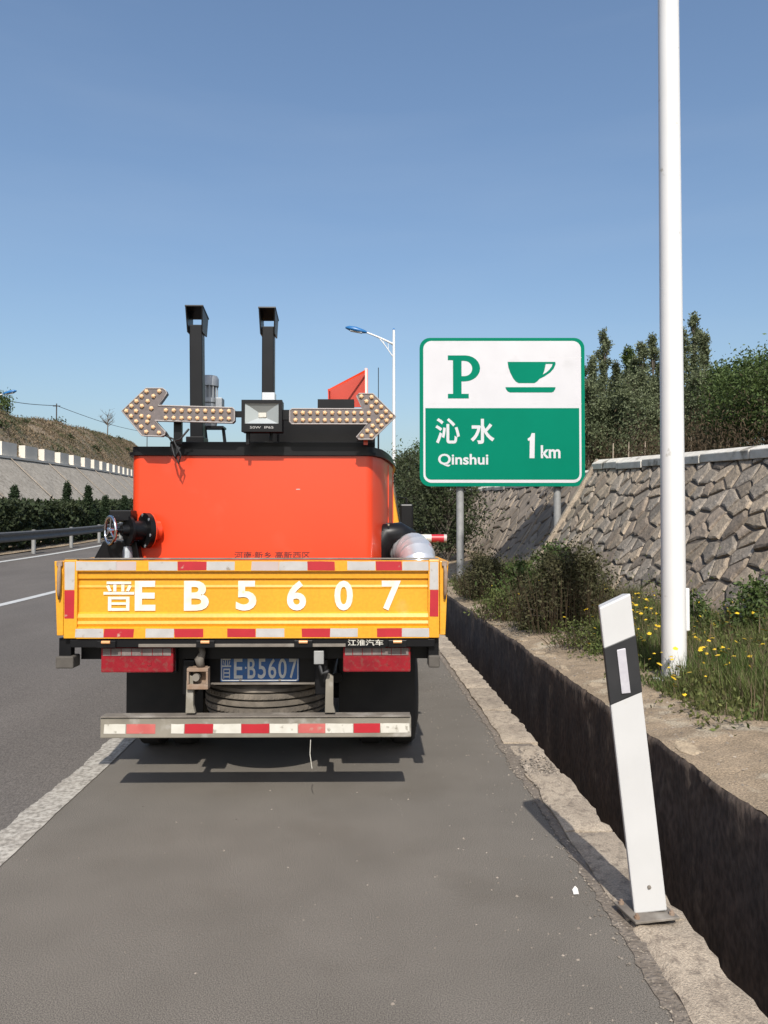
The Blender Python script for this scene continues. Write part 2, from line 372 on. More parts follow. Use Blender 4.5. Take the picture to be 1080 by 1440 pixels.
# ------------------------------------------------------------------ kerb blocks, ditch
kerb = empty('kerb', W(KIN, 0, 0)); tag(kerb, kind='structure')
sheet('kerb_bed', [KIN - .04, KIN + .02, KOUT - .03], srange(-2, 14, .03) + srange(15, 45, 1), lambda u, s: grade(s) + .004, 'kerb_bed',
      jit=lambda k, s: (.028 * nz(s * 2.1, 3) + .022 * nz(s * 11, 5) + .016 * nz(s * 29, 1) if k == 0 else 0))
s = -5.0; kr = random.Random(3)
while s < 44:
    ln = kr.uniform(.55, 1.05) if s < 16 else 1.6
    a, b = s + .006, s + ln - .006
    broken = (4.15 < s < 5.4) or (1.6 < s < 2.5)
    nx, ny = 7, max(4, int(ln / (.06 if s < 12 else .3)))
    v = []; f = []
    h = kr.uniform(.018, .032)
    for j in range(ny + 1):
        ss_ = a + (b - a) * j / ny
        e1 = .028 * nz(ss_ * 4, 1) + (.05 * abs(nz(ss_ * 9, 5)) if broken else 0); e2 = .030 * nz(ss_ * 5, 8) + .02 * nz(ss_ * 13, 2)
        for i in range(nx + 1):
            t = i / nx
            u = KIN + .012 + e1 + (KOUT + e2 - KIN - e1) * t
            z = h + .010 * nz(u * 22, ss_ * 22) + .006 * nz(u * 60, ss_ * 60) - (.012 if broken else 0) + (.012 * nz(u * 45, ss_ * 45, 3) if broken else 0)
            if i in (0, nx) or j in (0, ny): z -= .012
            v.append(Vector(W(u, ss_, z + grade(ss_))))
    w_ = nx + 1
    for j in range(ny):
        for i in range(nx): f.append((j * w_ + i, j * w_ + i + 1, (j + 1) * w_ + i + 1, (j + 1) * w_ + i))
    ring = [i for i in range(w_)] + [j * w_ + nx for j in range(1, ny + 1)] + [ny * w_ + i for i in range(nx - 1, -1, -1)] + [j * w_ for j in range(ny - 1, 0, -1)]
    q = len(v); v += [Vector((v[r].x, v[r].y, v[r].z - .3)) for r in ring]
    m_ = len(ring)
    for k in range(m_): f.append((ring[k], q + k, q + (k + 1) % m_, ring[(k + 1) % m_]))
    c = Vector(W(KIN + .12, (a + b) / 2, grade(s)))
    o = rawmesh('kerb_stone', [tuple(p - c) for p in v], f, 'kerb', kerb, True); o.location = c - Vector(kerb.location)
    o.data.set_sharp_from_angle(angle=R(50))
    s += ln
DW = 1.95; DZ = .15
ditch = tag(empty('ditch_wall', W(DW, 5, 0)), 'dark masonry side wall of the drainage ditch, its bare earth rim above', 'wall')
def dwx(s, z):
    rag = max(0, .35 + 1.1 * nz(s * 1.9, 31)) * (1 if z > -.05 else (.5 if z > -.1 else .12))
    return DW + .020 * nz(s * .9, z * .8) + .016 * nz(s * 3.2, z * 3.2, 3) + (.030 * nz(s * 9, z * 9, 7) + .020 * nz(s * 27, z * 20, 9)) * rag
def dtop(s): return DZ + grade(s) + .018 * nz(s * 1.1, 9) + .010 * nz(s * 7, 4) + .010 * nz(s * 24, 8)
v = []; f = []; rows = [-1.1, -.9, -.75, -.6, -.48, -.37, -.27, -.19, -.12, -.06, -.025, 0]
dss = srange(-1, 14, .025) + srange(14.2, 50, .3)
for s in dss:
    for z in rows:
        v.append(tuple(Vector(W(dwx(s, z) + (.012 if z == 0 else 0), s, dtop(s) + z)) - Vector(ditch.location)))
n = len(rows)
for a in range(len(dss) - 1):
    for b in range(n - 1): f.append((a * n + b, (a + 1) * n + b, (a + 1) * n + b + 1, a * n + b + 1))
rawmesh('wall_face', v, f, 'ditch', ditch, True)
sheet('ditch_floor', [1.0, DW + .15], srange(-5, 50, 2), lambda u, s: grade(s) - .98, 'soil')
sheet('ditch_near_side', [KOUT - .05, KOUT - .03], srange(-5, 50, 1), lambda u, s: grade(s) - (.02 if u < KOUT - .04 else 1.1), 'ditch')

# verge between ditch and stone slopes
def verge_z(u, s):
    t = max(0, u - DW)
    z = dtop(s) + .10 * min(t, .8) + .20 * max(0, t - .8) * .9
    return z + (.03 * nz(u * 2.2, s * 2.2) + .014 * nz(u * 9, s * 9)) * min(1, t / .15)
VS = srange(-1, 14, .05) + srange(14.3, 50, .5)
sheet('verge', [DW + .012, DW + .05, DW + .10, DW + .18] + srange(DW + .28, 4.4, .12) + [4.8, 5.3, 6.2, 7.0], VS, verge_z, 'dirt',
      jit=lambda k, s: (dwx(s, 0) - DW if k == 0 else 0))

# flat tan stones bedded along the ditch rim
sr = random.Random(91); s = 1.9
while s < 13:
    ln = sr.uniform(.16, .42); wd_ = sr.uniform(.10, .22)
    if sr.random() < .8:
        c = Vector(W(DW + .02 + wd_ / 2 + sr.uniform(0, .10), s + ln / 2, 0)); c.z = verge_z(DW + .1, s + ln / 2)
        m_ = sr.randint(6, 8); poly = [(math.cos(2 * math.pi * k / m_) * wd_ / 2 * sr.uniform(.75, 1.15), math.sin(2 * math.pi * k / m_) * ln / 2 * sr.uniform(.8, 1.1)) for k in range(m_)]
        v = [(p, q, -.05) for p, q in poly] + [(p, q, -.006 + sr.uniform(0, .008)) for p, q in poly] + [(p * .8, q * .8, .004 + sr.uniform(0, .006)) for p, q in poly] + [(0, 0, .009)]
        f = []
        for k in range(m_):
            j = (k + 1) % m_; f += [(k, j, m_ + j, m_ + k), (m_ + k, m_ + j, 2 * m_ + j, 2 * m_ + k), (2 * m_ + k, 2 * m_ + j, 3 * m_)]
        o = rawmesh('rim_stone', v, f, 'rim_stone', ditch); o.location = c - Vector(ditch.location)
    s += ln + sr.uniform(.0, .3)

# ------------------------------------------------------------------ stone slopes on the right
def clip(poly, px, py, nx, ny):
    out = []
    for k in range(len(poly)):
        a, b = poly[k], poly[(k + 1) % len(poly)]
        da = (a[0] - px) * nx + (a[1] - py) * ny; db = (b[0] - px) * nx + (b[1] - py) * ny
        if da <= 0: out.append(a)
        if da * db < 0:
            t = da / (da - db); out.append((a[0] + (b[0] - a[0]) * t, a[1] + (b[1] - a[1]) * t))
    return out
def cells(w_, h_, cw, ch, rng):
    """irregular rubble: voronoi cells of a jittered brick grid"""
    rows_ = max(1, int(round(h_ / ch))); seeds = []
    for r in range(-1, rows_ + 1):
        n_ = int(w_ / cw) + 3; sh = rng.uniform(0, cw); yy = (r + .5) * h_ / rows_
        for k in range(-1, n_):
            if rng.random() < .17: continue
            seeds.append((k * cw + sh + rng.uniform(-.42, .42) * cw - cw * .5, yy + rng.uniform(-.40, .40) * ch))
    res = []
    for i, (x, y) in enumerate(seeds):
        if not (-.1 < x < w_ + .1 and 0 < y < h_): continue
        poly = [(max(0, x - 2 * cw), max(0, y - 2 * ch)), (min(w_, x + 2 * cw), max(0, y - 2 * ch)), (min(w_, x + 2 * cw), min(h_, y + 2 * ch)), (max(0, x - 2 * cw), min(h_, y + 2 * ch))]
        for j, (a, b) in enumerate(seeds):
            if j == i or abs(a - x) > 2.6 * cw or abs(b - y) > 2.6 * ch: continue
            poly = clip(poly, (x + a) / 2, (y + b) / 2, a - x, b - y)
            if len(poly) < 3: break
        if len(poly) >= 3: res.append((x, y, poly))
    return res
def stone_slope(name, label, s0, s1, ub, ut, zb, zt, cw, ch, mat, gap, proud, seed, limit=300, coping=True, tilt=0.0):
    rng = random.Random(seed)
    root = tag(empty(name, W((ub + ut) / 2, (s0 + s1) / 2, zb + grade((s0 + s1) / 2))), label, 'wall')
    rl = Vector(root.location)
    H = math.hypot(ut - ub, zt - zb)
    nrm = Vector((-(zt - zb) / H, 0, (ut - ub) / H))
    def P(a, b, d=0.0):      # a along, b up the slope, d outward
        s_ = s0 + a; t = b / H
        return Vector(W(ub + (ut - ub) * t, s_, zb + (zt - zb + tilt * (s_ - s1)) * t + grade(s_))) + nrm * d
    # earth and mortar body
    bb = B(); n_ = max(2, int((s1 - s0) / 1.0)); base = 0
    for k in range(n_ + 1):
        a = (s1 - s0) * k / n_
        for p in (P(a, -.5), P(a, H), P(a, H) + Vector((.9, 0, -.02 + tilt * 3)), P(a, H) + Vector((.9, 0, -(zt - zb) - 1.2)), P(a, -.5) + Vector((0, 0, -.5))): bb.v.append(tuple(p - rl))
    for k in range(n_):
        for j in range(5): bb.f.append((k * 5 + j, k * 5 + (j + 1) % 5, k * 5 + 5 + (j + 1) % 5, k * 5 + 5 + j))
    bb.f.append((0, 1, 2, 3, 4)); bb.f.append(tuple(n_ * 5 + j for j in (4, 3, 2, 1, 0)))
    bb.build('mortar_body', 'mortar', root)
    cs = cells(s1 - s0, H - .02, cw, ch, rng)
    cs.sort(key=lambda c: c[0] if c[0] + s0 > 7.6 else 1000 - c[0])      # the ones in view come first
    rest = B(); cnt = 0
    for (x, y, poly) in cs:
        cx = sum(p[0] for p in poly) / len(poly); cy = sum(p[1] for p in poly) / len(poly)
        # densify and roughen the outline, shrink for the joint
        pts = []
        for k in range(len(poly)):
            a, b = poly[k], poly[(k + 1) % len(poly)]
            pts.append(a)
            if math.hypot(b[0] - a[0], b[1] - a[1]) > .5 * cw: pts.append(((a[0] + b[0]) / 2, (a[1] + b[1]) / 2))
        rad = sum(math.hypot(p[0] - cx, p[1] - cy) for p in pts) / len(pts)
        g = gap * rng.uniform(.5, 1.6)
        def shrink(k, m): return [(cx + (p[0] - cx) * (1 - k / max(.05, math.hypot(p[0] - cx, p[1] - cy))), cy + (p[1] - cy) * (1 - k / max(.05, math.hypot(p[0] - cx, p[1] - cy)))) for p in m]
        pts = [(p[0] + rng.uniform(-1, 1) * gap * .6, p[1] + rng.uniform(-1, 1) * gap * .6) for p in pts]
        o0 = shrink(g, pts); o1 = shrink(g + rad * .07, pts); o2 = shrink(g + rad * .22, pts)
        d = proud * rng.uniform(.55, 1.5); tx, ty = rng.uniform(-.07, .07), rng.uniform(-.09, .05)
        n3 = len(pts); vv = [P(p[0], p[1], -.05) for p in o0]
        vv += [P(p[0], p[1], d * .66 + (p[0] - cx) * tx + (p[1] - cy) * ty + rng.uniform(-.1, .1) * proud) for p in o1]
        vv += [P(p[0], p[1], d + (p[0] - cx) * tx + (p[1] - cy) * ty + rng.uniform(-.14, .14) * proud) for p in o2]
        vv.append(P(cx, cy, d + rng.uniform(-.05, .22) * proud))
        ff = []
        for k in range(n3):
            k2 = (k + 1) % n3
            ff += [(k, k2, n3 + k2, n3 + k), (n3 + k, n3 + k2, 2 * n3 + k2, 2 * n3 + k), (2 * n3 + k, 2 * n3 + k2, 3 * n3)]
        if cnt < limit:
            c = P(cx, cy)
            o = rawmesh('stone', [tuple(p - c) for p in vv], [tuple(reversed(q)) for q in ff], mat if mat != 'stone' else rng.choice(('stone', 'stone', 'stone_grey', 'stone_grey', 'stone_red')), root); o.location = c - rl
        else:
            i = len(rest.v); rest.v += [tuple(p - rl) for p in vv]; rest.f += [tuple(i + k for k in reversed(q)) for q in ff]
        cnt += 1
    if rest.v:
        o = rawmesh('far_stones', rest.v, rest.f, mat, root); o['kind'] = 'stuff'
    if coping:
        a = 0.0
        while a < s1 - s0 - .05:
            ln = min(rng.uniform(.8, 1.5), s1 - s0 - a); cp = B(); e = .03 * rng.uniform(-1, 1)
            q = [P(a + .01, H - .13 + e, .13), P(a + ln - .01, H - .13 + e, .13), P(a + ln - .01, H + .03, .05), P(a + .01, H + .03, .05)]
            q += [p + Vector((.35, 0, .0)) for p in (q[2], q[3])]
            lo = [p - Vector((0, 0, .13)) for p in (q[0], q[1], q[4], q[5])]
            i = len(cp.v); cp.v += [tuple(p - rl) for p in q + lo]
            cp.f += [(0, 1, 2, 3), (3, 2, 4, 5), (0, 6, 7, 1), (4, 8, 9, 5), (6, 9, 8, 7), (1, 7, 8, 4, 2), (0, 3, 5, 9, 6)]
            cp.build('coping_stone', 'coping', root, bevel=.012)
            a += ln
    return root, P, H
near_wall, NP, NH = stone_slope('stone_retaining_wall', 'sloped rubble stone retaining wall with pale coping behind the white lamp pole', 3.0, 17.0, 4.0, 5.5, .52, 2.98, .35, .275, 'stone', .014, .033, 11, tilt=.052)
far_wall, FP, FH = stone_slope('stone_retaining_wall', 'sloped stone retaining wall set back behind the green sign and crossed by its shadow', 17.25, 44.0, 4.5, 6.05, .45, 2.9, .52, .34, 'stone_far', .012, .035, 12)
# pale end strip up the near wall's far edge and drainage strips on the far wall
def rib(P_, H_, a, root, wd, name, d=.10):
    b = B(); rl = Vector(root.location)
    v = [P_(a, -.2, d), P_(a + wd, -.2, d), P_(a + wd, H_ + .03, d), P_(a, H_ + .03, d)]
    v += [p - Vector((-.15, 0, .22)) for p in v]
    b.v = [tuple(p - rl) for p in v]
    b.f = [(0, 1, 2, 3), (4, 7, 6, 5), (0, 4, 5, 1), (1, 5, 6, 2), (2, 6, 7, 3), (3, 7, 4, 0)]
    return b.build(name, 'kerb', root, bevel=.01)
rib(NP, NH, 13.92, near_wall, .13, 'end_strip', .10)
for a in (4.0, 9.5, 15.0): rib(FP, FH, a, far_wall, .10, 'joint_strip', .055)
# land on top of the right slopes
def terrace_z(u, s):
    if (s <= 17.1 and u < 5.48) or (17.1 < s <= 44.1 and u < 6.12) or (s > 44.1 and u < 5): return grade(s) - 1
    k = 1 if s < 44 else max(0, 1 - (s - 44) / 16)
    return grade(s) + ((2.84 if s > 17.1 or u > 6.3 else 2.90) - .052 * max(0, 17 - s) + (.10 * (u - 5.5) if u < 20 else 1.45) + .08 * nz(u * .8, s * .8)) * k - .2 * (1 - k)
sheet('upper_terrace', [5.45, 5.5, 6.2, 6.9, 7.6, 9, 12, 20, 40, 90, 300], srange(-4, 43.9, .7) + [44.2, 46, 48, 50, 53, 56, 60, 70, 80, 120, 200], terrace_z, 'hill',
      jit=lambda k, s: (-1.2 if k == 0 else 0) if s > 44.1 else (.65 if s > 17.1 and k < 2 else 0))

# ------------------------------------------------------------------ foliage
def leaves(name, pts, size, mat, parent=None, rng=random, up=.0, asp=.45):
    """each leaf a folded quad of its own"""
    v = []; f = []
    for p in pts:
        p = Vector(p); sz = size * rng.uniform(.6, 1.35)
        d = Vector((rng.gauss(0, 1), rng.gauss(0, 1), rng.gauss(0, 1) + up)).normalized()
        e = d.cross(Vector((rng.gauss(0, 1), rng.gauss(0, 1), rng.gauss(0, 1)))).normalized()
        i = len(v); q = p + d * sz * .5
        v += [tuple(p), tuple(q + e * sz * asp * .5), tuple(p + d * sz), tuple(q - e * sz * asp * .5)]
        f.append((i, i + 1, i + 2, i + 3))
    return rawmesh(name, v, f, mat, parent)
def crown_points(n, rng, cx, cy, z0, z1, rad, prof, lumps=14, lump_r=.33):
    cen = []
    for k in range(lumps):
        t = (k + rng.random()) / lumps; a = rng.uniform(0, 6.283); rr = rad * prof(t)
        q = rng.uniform(.25, .95)
        cen.append((cx + math.cos(a) * rr * q, cy + math.sin(a) * rr * q, z0 + (z1 - z0) * t, max(.12, rr * rng.uniform(.5, 1.1) * lump_r * 2)))
    out = []
    for _ in range(n):
        c = cen[rng.randrange(lumps)]; g = [rng.gauss(0, .42) for _ in range(3)]
        out.append((c[0] + g[0] * c[3], c[1] + g[1] * c[3], c[2] + g[2] * c[3] * 1.25))
    return out, cen
def tree(name, x, y, z, h, rad, mat, label, seed, n=2600, leaf=.10, shape='upright', group=None, cat='tree', lumps=26, trunk=.05, twigs=0):
    rng = random.Random(seed)
    root = tag(empty(name, (x, y, z)), label, cat, group)
    prof = {'low': lambda t: 1.0 - .6 * t, 'spire': lambda t: (1.85 - 1.6 * t) * (.7 + .3 * math.sin(t * 15 + seed * 2)), 'upright': lambda t: .55 + .55 * math.sin(min(1, t * 1.25) * 2.4) * (1 - t * .85), 'cone': lambda t: 1.02 - t,
            'round': lambda t: .35 + .75 * math.sin(math.pi * (t * .85 + .08)), 'bush': lambda t: .95 - .55 * t * t}[shape]
    pts, cen = crown_points(n, rng, 0, 0, h * (.10 if shape != 'round' else .22), h * .94, rad, prof, lumps)
    pts = [(a, b, c if c > .04 else rng.uniform(.05, h * .5)) for a, b, c in pts]
    leaves('crown', pts, leaf, mat, root, rng, up=.5 if shape in ('upright', 'cone') else .15)
    b = B(); top = (rng.uniform(-.1, .1) * rad, rng.uniform(-.1, .1) * rad, h * .97)
    b.tube([(0, 0, -.25), (top[0] * .3, top[1] * .3, h * .35), (top[0] * .7, top[1] * .7, h * .7), top], [trunk, trunk * .75, trunk * .45, .008], 6)
    for c in cen:
        zb_ = max(.1, c[2] - .45 * math.hypot(c[0], c[1]) - .15 * h); t = zb_ / h
        b.tube([(top[0] * t, top[1] * t, zb_), ((c[0] + top[0] * t) / 2, (c[1] + top[1] * t) / 2, (zb_ + c[2]) / 2 + .03), c[:3]], [trunk * .35, trunk * .22, .006], 4)
    b.build('trunk', 'bark', root)
    if twigs:
        tv, tf = [], []
        for _ in range(twigs):
            a = rng.uniform(0, 6.283); q = rng.random() ** .6; x_, y_ = math.cos(a) * rad * q * .9, math.sin(a) * rad * q * .9
            hh = h * rng.uniform(.75, 1.22) * (1.05 - .45 * q); i = len(tv); ex_ = rng.uniform(.0018, .004); lx_, ly_ = x_ * .25 + rng.gauss(0, .05), y_ * .25 + rng.gauss(0, .05)
            tv += [(x_ - ex_, y_, .02), (x_ + ex_, y_, .02), (x_ + lx_ * .5 + ex_, y_ + ly_ * .5, hh * .6), (x_ + lx_ * .5 - ex_, y_ + ly_ * .5, hh * .6), (x_ + lx_, y_ + ly_, hh)]
            tf += [(i, i + 1, i + 2, i + 3), (i + 3, i + 2, i + 4)]
        tw = rawmesh('twigs', tv, tf, 'leaf_brown', root); tw['kind'] = 'stuff'
    return root

rg = random.Random(21)
# saplings on top of the right slope:  (pixel x, distance, height, radius, material, shape)
def gx(px, d): return (px - 540) / 1080 * d
def terr(x, y): return grade(y) + 2.90 - .052 * max(0, 17 - y) + .10 * max(0, x - off(y) - 5.5)
POP = 'young upright poplar with pale green leaves on the terrace above the stone wall'
GRN = 'broad green leafy tree on the terrace above the stone wall'
for i, (px, d, h, r, mat, sh) in enumerate([(834, 22, 3.5, .40, 'leaf_poplar', 'spire'), (851, 23, 4.5, .42, 'leaf_poplar', 'spire'), (868, 25, 3.8, .45, 'leaf_dark', 'spire'), (886, 22, 3.7, .50, 'leaf_green', 'spire'),
        (903, 21, 3.6, .50, 'leaf_poplar', 'spire'), (920, 23, 4.2, .42, 'leaf_poplar', 'spire'), (938, 22, 3.5, .55, 'leaf_dark', 'spire'), (961, 21, 3.9, .42, 'leaf_poplar', 'spire'), (978, 22, 4.5, .42, 'leaf_poplar', 'spire'),
        (992, 21, 3.7, .42, 'leaf_poplar', 'spire'), (1006, 20, 2.4, .55, 'leaf_dark', 'spire'), (1032, 18, 2.15, .75, 'leaf_green', 'round'), (1058, 17, 2.05, .8, 'leaf_green', 'round'), (1082, 16, 2.0, .9, 'leaf_green', 'round'), (1118, 15, 2.0, .9, 'leaf_green', 'round'),
        (820, 26, 3.9, .6, 'leaf_dark', 'spire'), (950, 26, 4.1, .6, 'leaf_dark', 'spire'), (895, 27, 4.0, .6, 'leaf_dark', 'spire'), (1020, 22, 2.6, .8, 'leaf_dark', 'spire')] + [(p_, 20 + (p_ * 7 % 5) * .5, 1.9 + (p_ * 13 % 7) * .12, .85, 'leaf_poplar', 'low') for p_ in (828, 846, 866, 890, 912, 942, 966, 990, 1012)] + []):
    x = gx(px, d)
    tree('poplar_tree' if sh == 'spire' else ('dusty_shrub' if sh == 'low' else 'leafy_tree'), x, d, terr(x, d) - .05, h, r, mat,
         {'leaf_poplar': POP, 'leaf_dark': 'dark leafed upright tree on the terrace above the stone wall', 'leaf_green': GRN}[mat] if sh == 'spire' and mat != 'leaf_green' else ('low dusty grey green shrub at the foot of the poplars above the wall' if sh == 'low' else GRN if sh == 'round' else 'fresh green upright tree beside the pale poplars above the stone wall'),
         100 + i, n=7500, leaf=.08, shape=sh, group='trees on the terrace above the stone wall', lumps=46, trunk=.04)
# brown brush along the wall top
pts = []
for _ in range(15000):
    px = rg.uniform(815, 1130); d = rg.uniform(13.5, 23); x = gx(px, d)
    if x - off(d) < 6.0: continue
    pts.append((x, d, terr(x, d) + abs(rg.gauss(0, .42)) * (1 + .5 * nz(x * 2, d))))
tag(leaves('dry_undergrowth', pts, .085, 'leaf_brown', None, rg, up=1.4, asp=.2), 'brown dry brush along the top of the stone wall', 'undergrowth', kind='stuff')
# white fence stakes in the brush
for i, px in enumerate((862, 884, 907, 972)):
    d = 17.5 + i * .25; x = gx(px, d); b = B().tube([(0, 0, -.3), (.02, 0, .50)], .013, 6)
    o = b.build('fence_stake', 'kerb'); o.location = (x, d, terr(x, d)); tag(o, 'thin pale fence stake in the brown brush above the stone wall', 'stake', 'fence stakes above the stone wall')

# dark trees past the sign, left of the far slope
for i, (px, d, h, r, mat, sh) in enumerate([(575, 30, 4.2, 1.3, 'leaf_dark', 'round'), (600, 27, 3.9, 1.3, 'leaf_dark', 'round'), (628, 24.5, 3.4, 1.15, 'leaf_dark', 'round'), (590, 36, 4.9, 1.5, 'leaf_green', 'round'), (640, 33, 4.6, 1.5, 'leaf_dark', 'round'), (560, 42, 4.8, 1.6, 'leaf_dark', 'round'), (612, 40, 5.2, 1.6, 'leaf_dark', 'round')]):
    x = gx(px, d); tree('evergreen_tree', x, d, grade(d) + .1, h, r, mat, 'dense dark evergreen growing beyond the big green sign' if mat == 'leaf_dark' else 'lighter green tree among the dark evergreens beyond the big sign', 200 + i, n=6500, leaf=.12, shape=sh, group='trees beyond the sign', lumps=44, trunk=.07)
# bushes on the verge
def vz(x, y): return verge_z(x - off(y), y)
tree('round_bush', 2.42, 10.2, vz(2.42, 10.2), 1.0, .80, 'leaf_bush', 'big round brown green bush on the verge beside the ditch', 301, n=13000, leaf=.048, shape='bush', cat='bush', lumps=90, trunk=.02, twigs=420)
tree('round_bush', 1.95, 14.6, vz(1.95, 14.6), .78, .62, 'leaf_bush', 'smaller dark bush on the verge below the big sign', 302, n=7500, leaf=.05, shape='bush', cat='bush', lumps=60, trunk=.02, twigs=220)
tree('leafy_weed', 2.25, 12.6, vz(2.25, 12.6), .72, .42, 'leaf_green', 'bright green leafy weed clump between the two dark bushes', 303, n=2200, leaf=.075, shape='bush', cat='bush', lumps=34, trunk=.012, twigs=60)
tree('leafy_weed', 2.95, 13.6, vz(2.95, 13.6), .85, .45, 'leaf_green', 'tall green weed against the foot of the stone wall', 304, n=1800, leaf=.08, shape='upright', cat='bush', lumps=22, trunk=.012)
tree('leafy_weed', 3.85, 7.9, vz(3.85, 7.9), .50, .40, 'leaf_green', 'low green weed right of the lamp pole by the wall foot', 305, n=2200, leaf=.055, shape='bush', cat='bush', lumps=24, trunk=.01)
tree('leafy_weed', 3.35, 8.3, vz(3.35, 8.3), .40, .34, 'leaf_green', 'low broad weed just behind the lamp pole', 306, n=1800, leaf=.05, shape='bush', cat='bush', lumps=20, trunk=.01)
tree('leafy_weed', 1.78, 11.6, vz(1.78, 11.6), .42, .45, 'leaf_weed', 'low yellowish weed patch at the ditch rim before the bushes', 308, n=1500, leaf=.05, shape='bush', cat='bush', lumps=30, trunk=.008, twigs=160)
tree('leafy_weed', 2.2, 8.7, vz(2.2, 8.7), .26, .40, 'leaf_weed', 'thin sprawling weed on the dirt in front of the big bush', 309, n=900, leaf=.035, shape='bush', cat='bush', lumps=26, trunk=.006, twigs=90)
tree('reddish_reed', .92, 19.0, vz(1.9, 19) - .05, 1.05, .30, 'leaf_brown', 'rusty brown reed clump beyond the truck', 307, n=900, leaf=.14, shape='upright', cat='reeds', lumps=18, trunk=.012)
# grass, flowers, dry stems
v = []; f = []; v2 = []; f2 = []; v3 = []; f3 = []
def blade(v, f, x, y, z, h, wd, lean, rng):
    a = rng.uniform(0, 6.283); dx, dy = math.cos(a), math.sin(a); b_ = a + 1.57; ex, ey = math.cos(b_) * wd, math.sin(b_) * wd
    i = len(v)
    v += [(x - ex, y - ey, z), (x + ex, y + ey, z), (x + dx * lean * .4 + ex * .7, y + dy * lean * .4 + ey * .7, z + h * .6), (x + dx * lean * .4 - ex * .7, y + dy * lean * .4 - ey * .7, z + h * .6), (x + dx * lean, y + dy * lean, z + h)]
    f += [(i, i + 1, i + 2, i + 3), (i + 3, i + 2, i + 4)]
for _ in range(330000):
    s = 3.6 + 15 * rg.random() ** 1.3; u = rg.uniform(2.15, 4.5)
    edge = 2.50 + .16 * nz(s * 1.3, 2) + (.10 if 7.5 < s < 10 else (-.25 if s > 10.5 else 0))
    if s < 5.6: edge += (5.6 - s) * .9
    dn = .62 + .9 * nz(u * 1.5, s * 1.5, 5) + .5 * nz(u * 4, s * 4, 1)
    if u < edge: dn = -.06 + .60 * nz(u * 3, s * 3, 2) - (edge - u) * .6
    if rg.random() > dn: continue
    x, y, z = W(u, s, verge_z(u, s)); tall = .55 + .6 * max(0, nz(u * 1.1, s * 1.1, 8)) + (.5 if u > edge + .25 else 0)
    h = rg.uniform(.05, .24) * tall * (.6 if u < edge + .1 else 1)
    if rg.random() < .80: blade(v, f, x, y, z - .01, h, rg.uniform(.0022, .0045), h * rg.uniform(.2, .9), rg)
    else: blade(v2, f2, x, y, z - .01, h * 1.15, .002, h * rg.uniform(.1, .6), rg)
gc = []
for _ in range(90000):
    s = 4.6 + 14 * rg.random() ** 1.2; u = rg.uniform(2.2, 4.5)
    e = 2.45 if s > 5.4 else 2.45 + (5.4 - s) * 1.1
    dn = .15 + 1.1 * nz(u * 1.9, s * 1.9, 40) + .5 * nz(u * 6, s * 6, 41) - (1.0 if u < e else 0) * (.30 + (e - u) * .8)
    if rg.random() > dn: continue
    x, y, z = W(u, s, verge_z(u, s)); gc.append((x, y, z + abs(rg.gauss(0, .085)) * (1 + max(0, u - 2.6))))
tag(leaves('ground_weeds', gc, .042, 'leaf_weed', None, rg, up=.6), 'low leafy weeds spread through the verge grass', 'weeds', kind='stuff')
tag(rawmesh('grass', v, f, 'grass'), 'patchy green grass on the verge by the stone wall', 'grass', kind='stuff')
for _ in range(3000):                       # fine dry stems
    s = rg.uniform(5, 20); u = rg.uniform(2.7, 4.3)
    if rg.random() > .4 + nz(u * 1.4, s * 1.4, 12) * 1.5: continue
    x, y, z = W(u, s, verge_z(u, s)); h = rg.uniform(.15, .45); blade(v2, f2, x, y, z, h, .0025, h * .25, rg)
tag(rawmesh('dry_grass', v2, f2, 'dry_stem'), 'thin dry brown stems among the verge grass', 'grass', kind='stuff')
for _ in range(4200):
    s = rg.uniform(5.0, 14); u = rg.uniform(2.45, 4.3)
    if rg.random() > (.10 if u < 2.95 else .22) + .9 * nz(u * 1.6, s * 1.6, 20): continue
    x, y, z = W(u, s, verge_z(u, s)); z += rg.uniform(.08, .32); r = rg.uniform(.012, .026)
    i = len(v3); t = rg.uniform(-.5, .5); q = rg.uniform(-.5, .5)
    v3 += [(x, y, z + .004)] + [(x + r * math.cos(k * 1.2566), y + r * math.sin(k * 1.2566), z + r * (math.cos(k * 1.2566) * t + math.sin(k * 1.2566) * q) + .004 * (k % 2)) for k in range(5)]
    f3 += [(i, i + 1 + k, i + 1 + (k + 1) % 5) for k in range(5)]
tag(rawmesh('wildflowers', v3, f3, 'flower'), 'small yellow wildflowers scattered through the verge grass', 'flowers', kind='stuff')
# loose grit: along the kerb, on the ditch rim, a few stones on the asphalt
gb = B()
def grit(x, y, z, r, rng):
    i = len(gb.v); 
    gb.v += [(x + r * rng.uniform(.6, 1.2), y, z), (x, y + r * rng.uniform(.6, 1.2), z), (x - r * rng.uniform(.6, 1.2), y, z), (x, y - r * rng.uniform(.6, 1.2), z), (x + rng.uniform(-.3, .3) * r, y, z + r * rng.uniform(.5, 1.0))]
    gb.f += [(i, i + 1, i + 4), (i + 1, i + 2, i + 4), (i + 2, i + 3, i + 4), (i + 3, i, i + 4)]
for _ in range(5200):
    s = rg.uniform(1.6, 12); k = rg.random()
    if k < .50: u = KIN + rg.gauss(-.02, .035); z = grade(s) + .004
    elif k < .60: u = KIN - abs(rg.gauss(0, .55)); z = road_z(u, s)
    else: u = DW + .05 + abs(rg.gauss(0, .4)); z = verge_z(u, s) - .003
    if k < .5 and 1.0 + .9 * nz(s * 2.3, 6) < rg.random() * 1.5: continue
    x, y, _z = W(u, s, 0); grit(x, y, z, rg.choice((.003, .004, .005, .007, .010 if k > .6 else .005, .016 if k > .75 else .004)), rg)
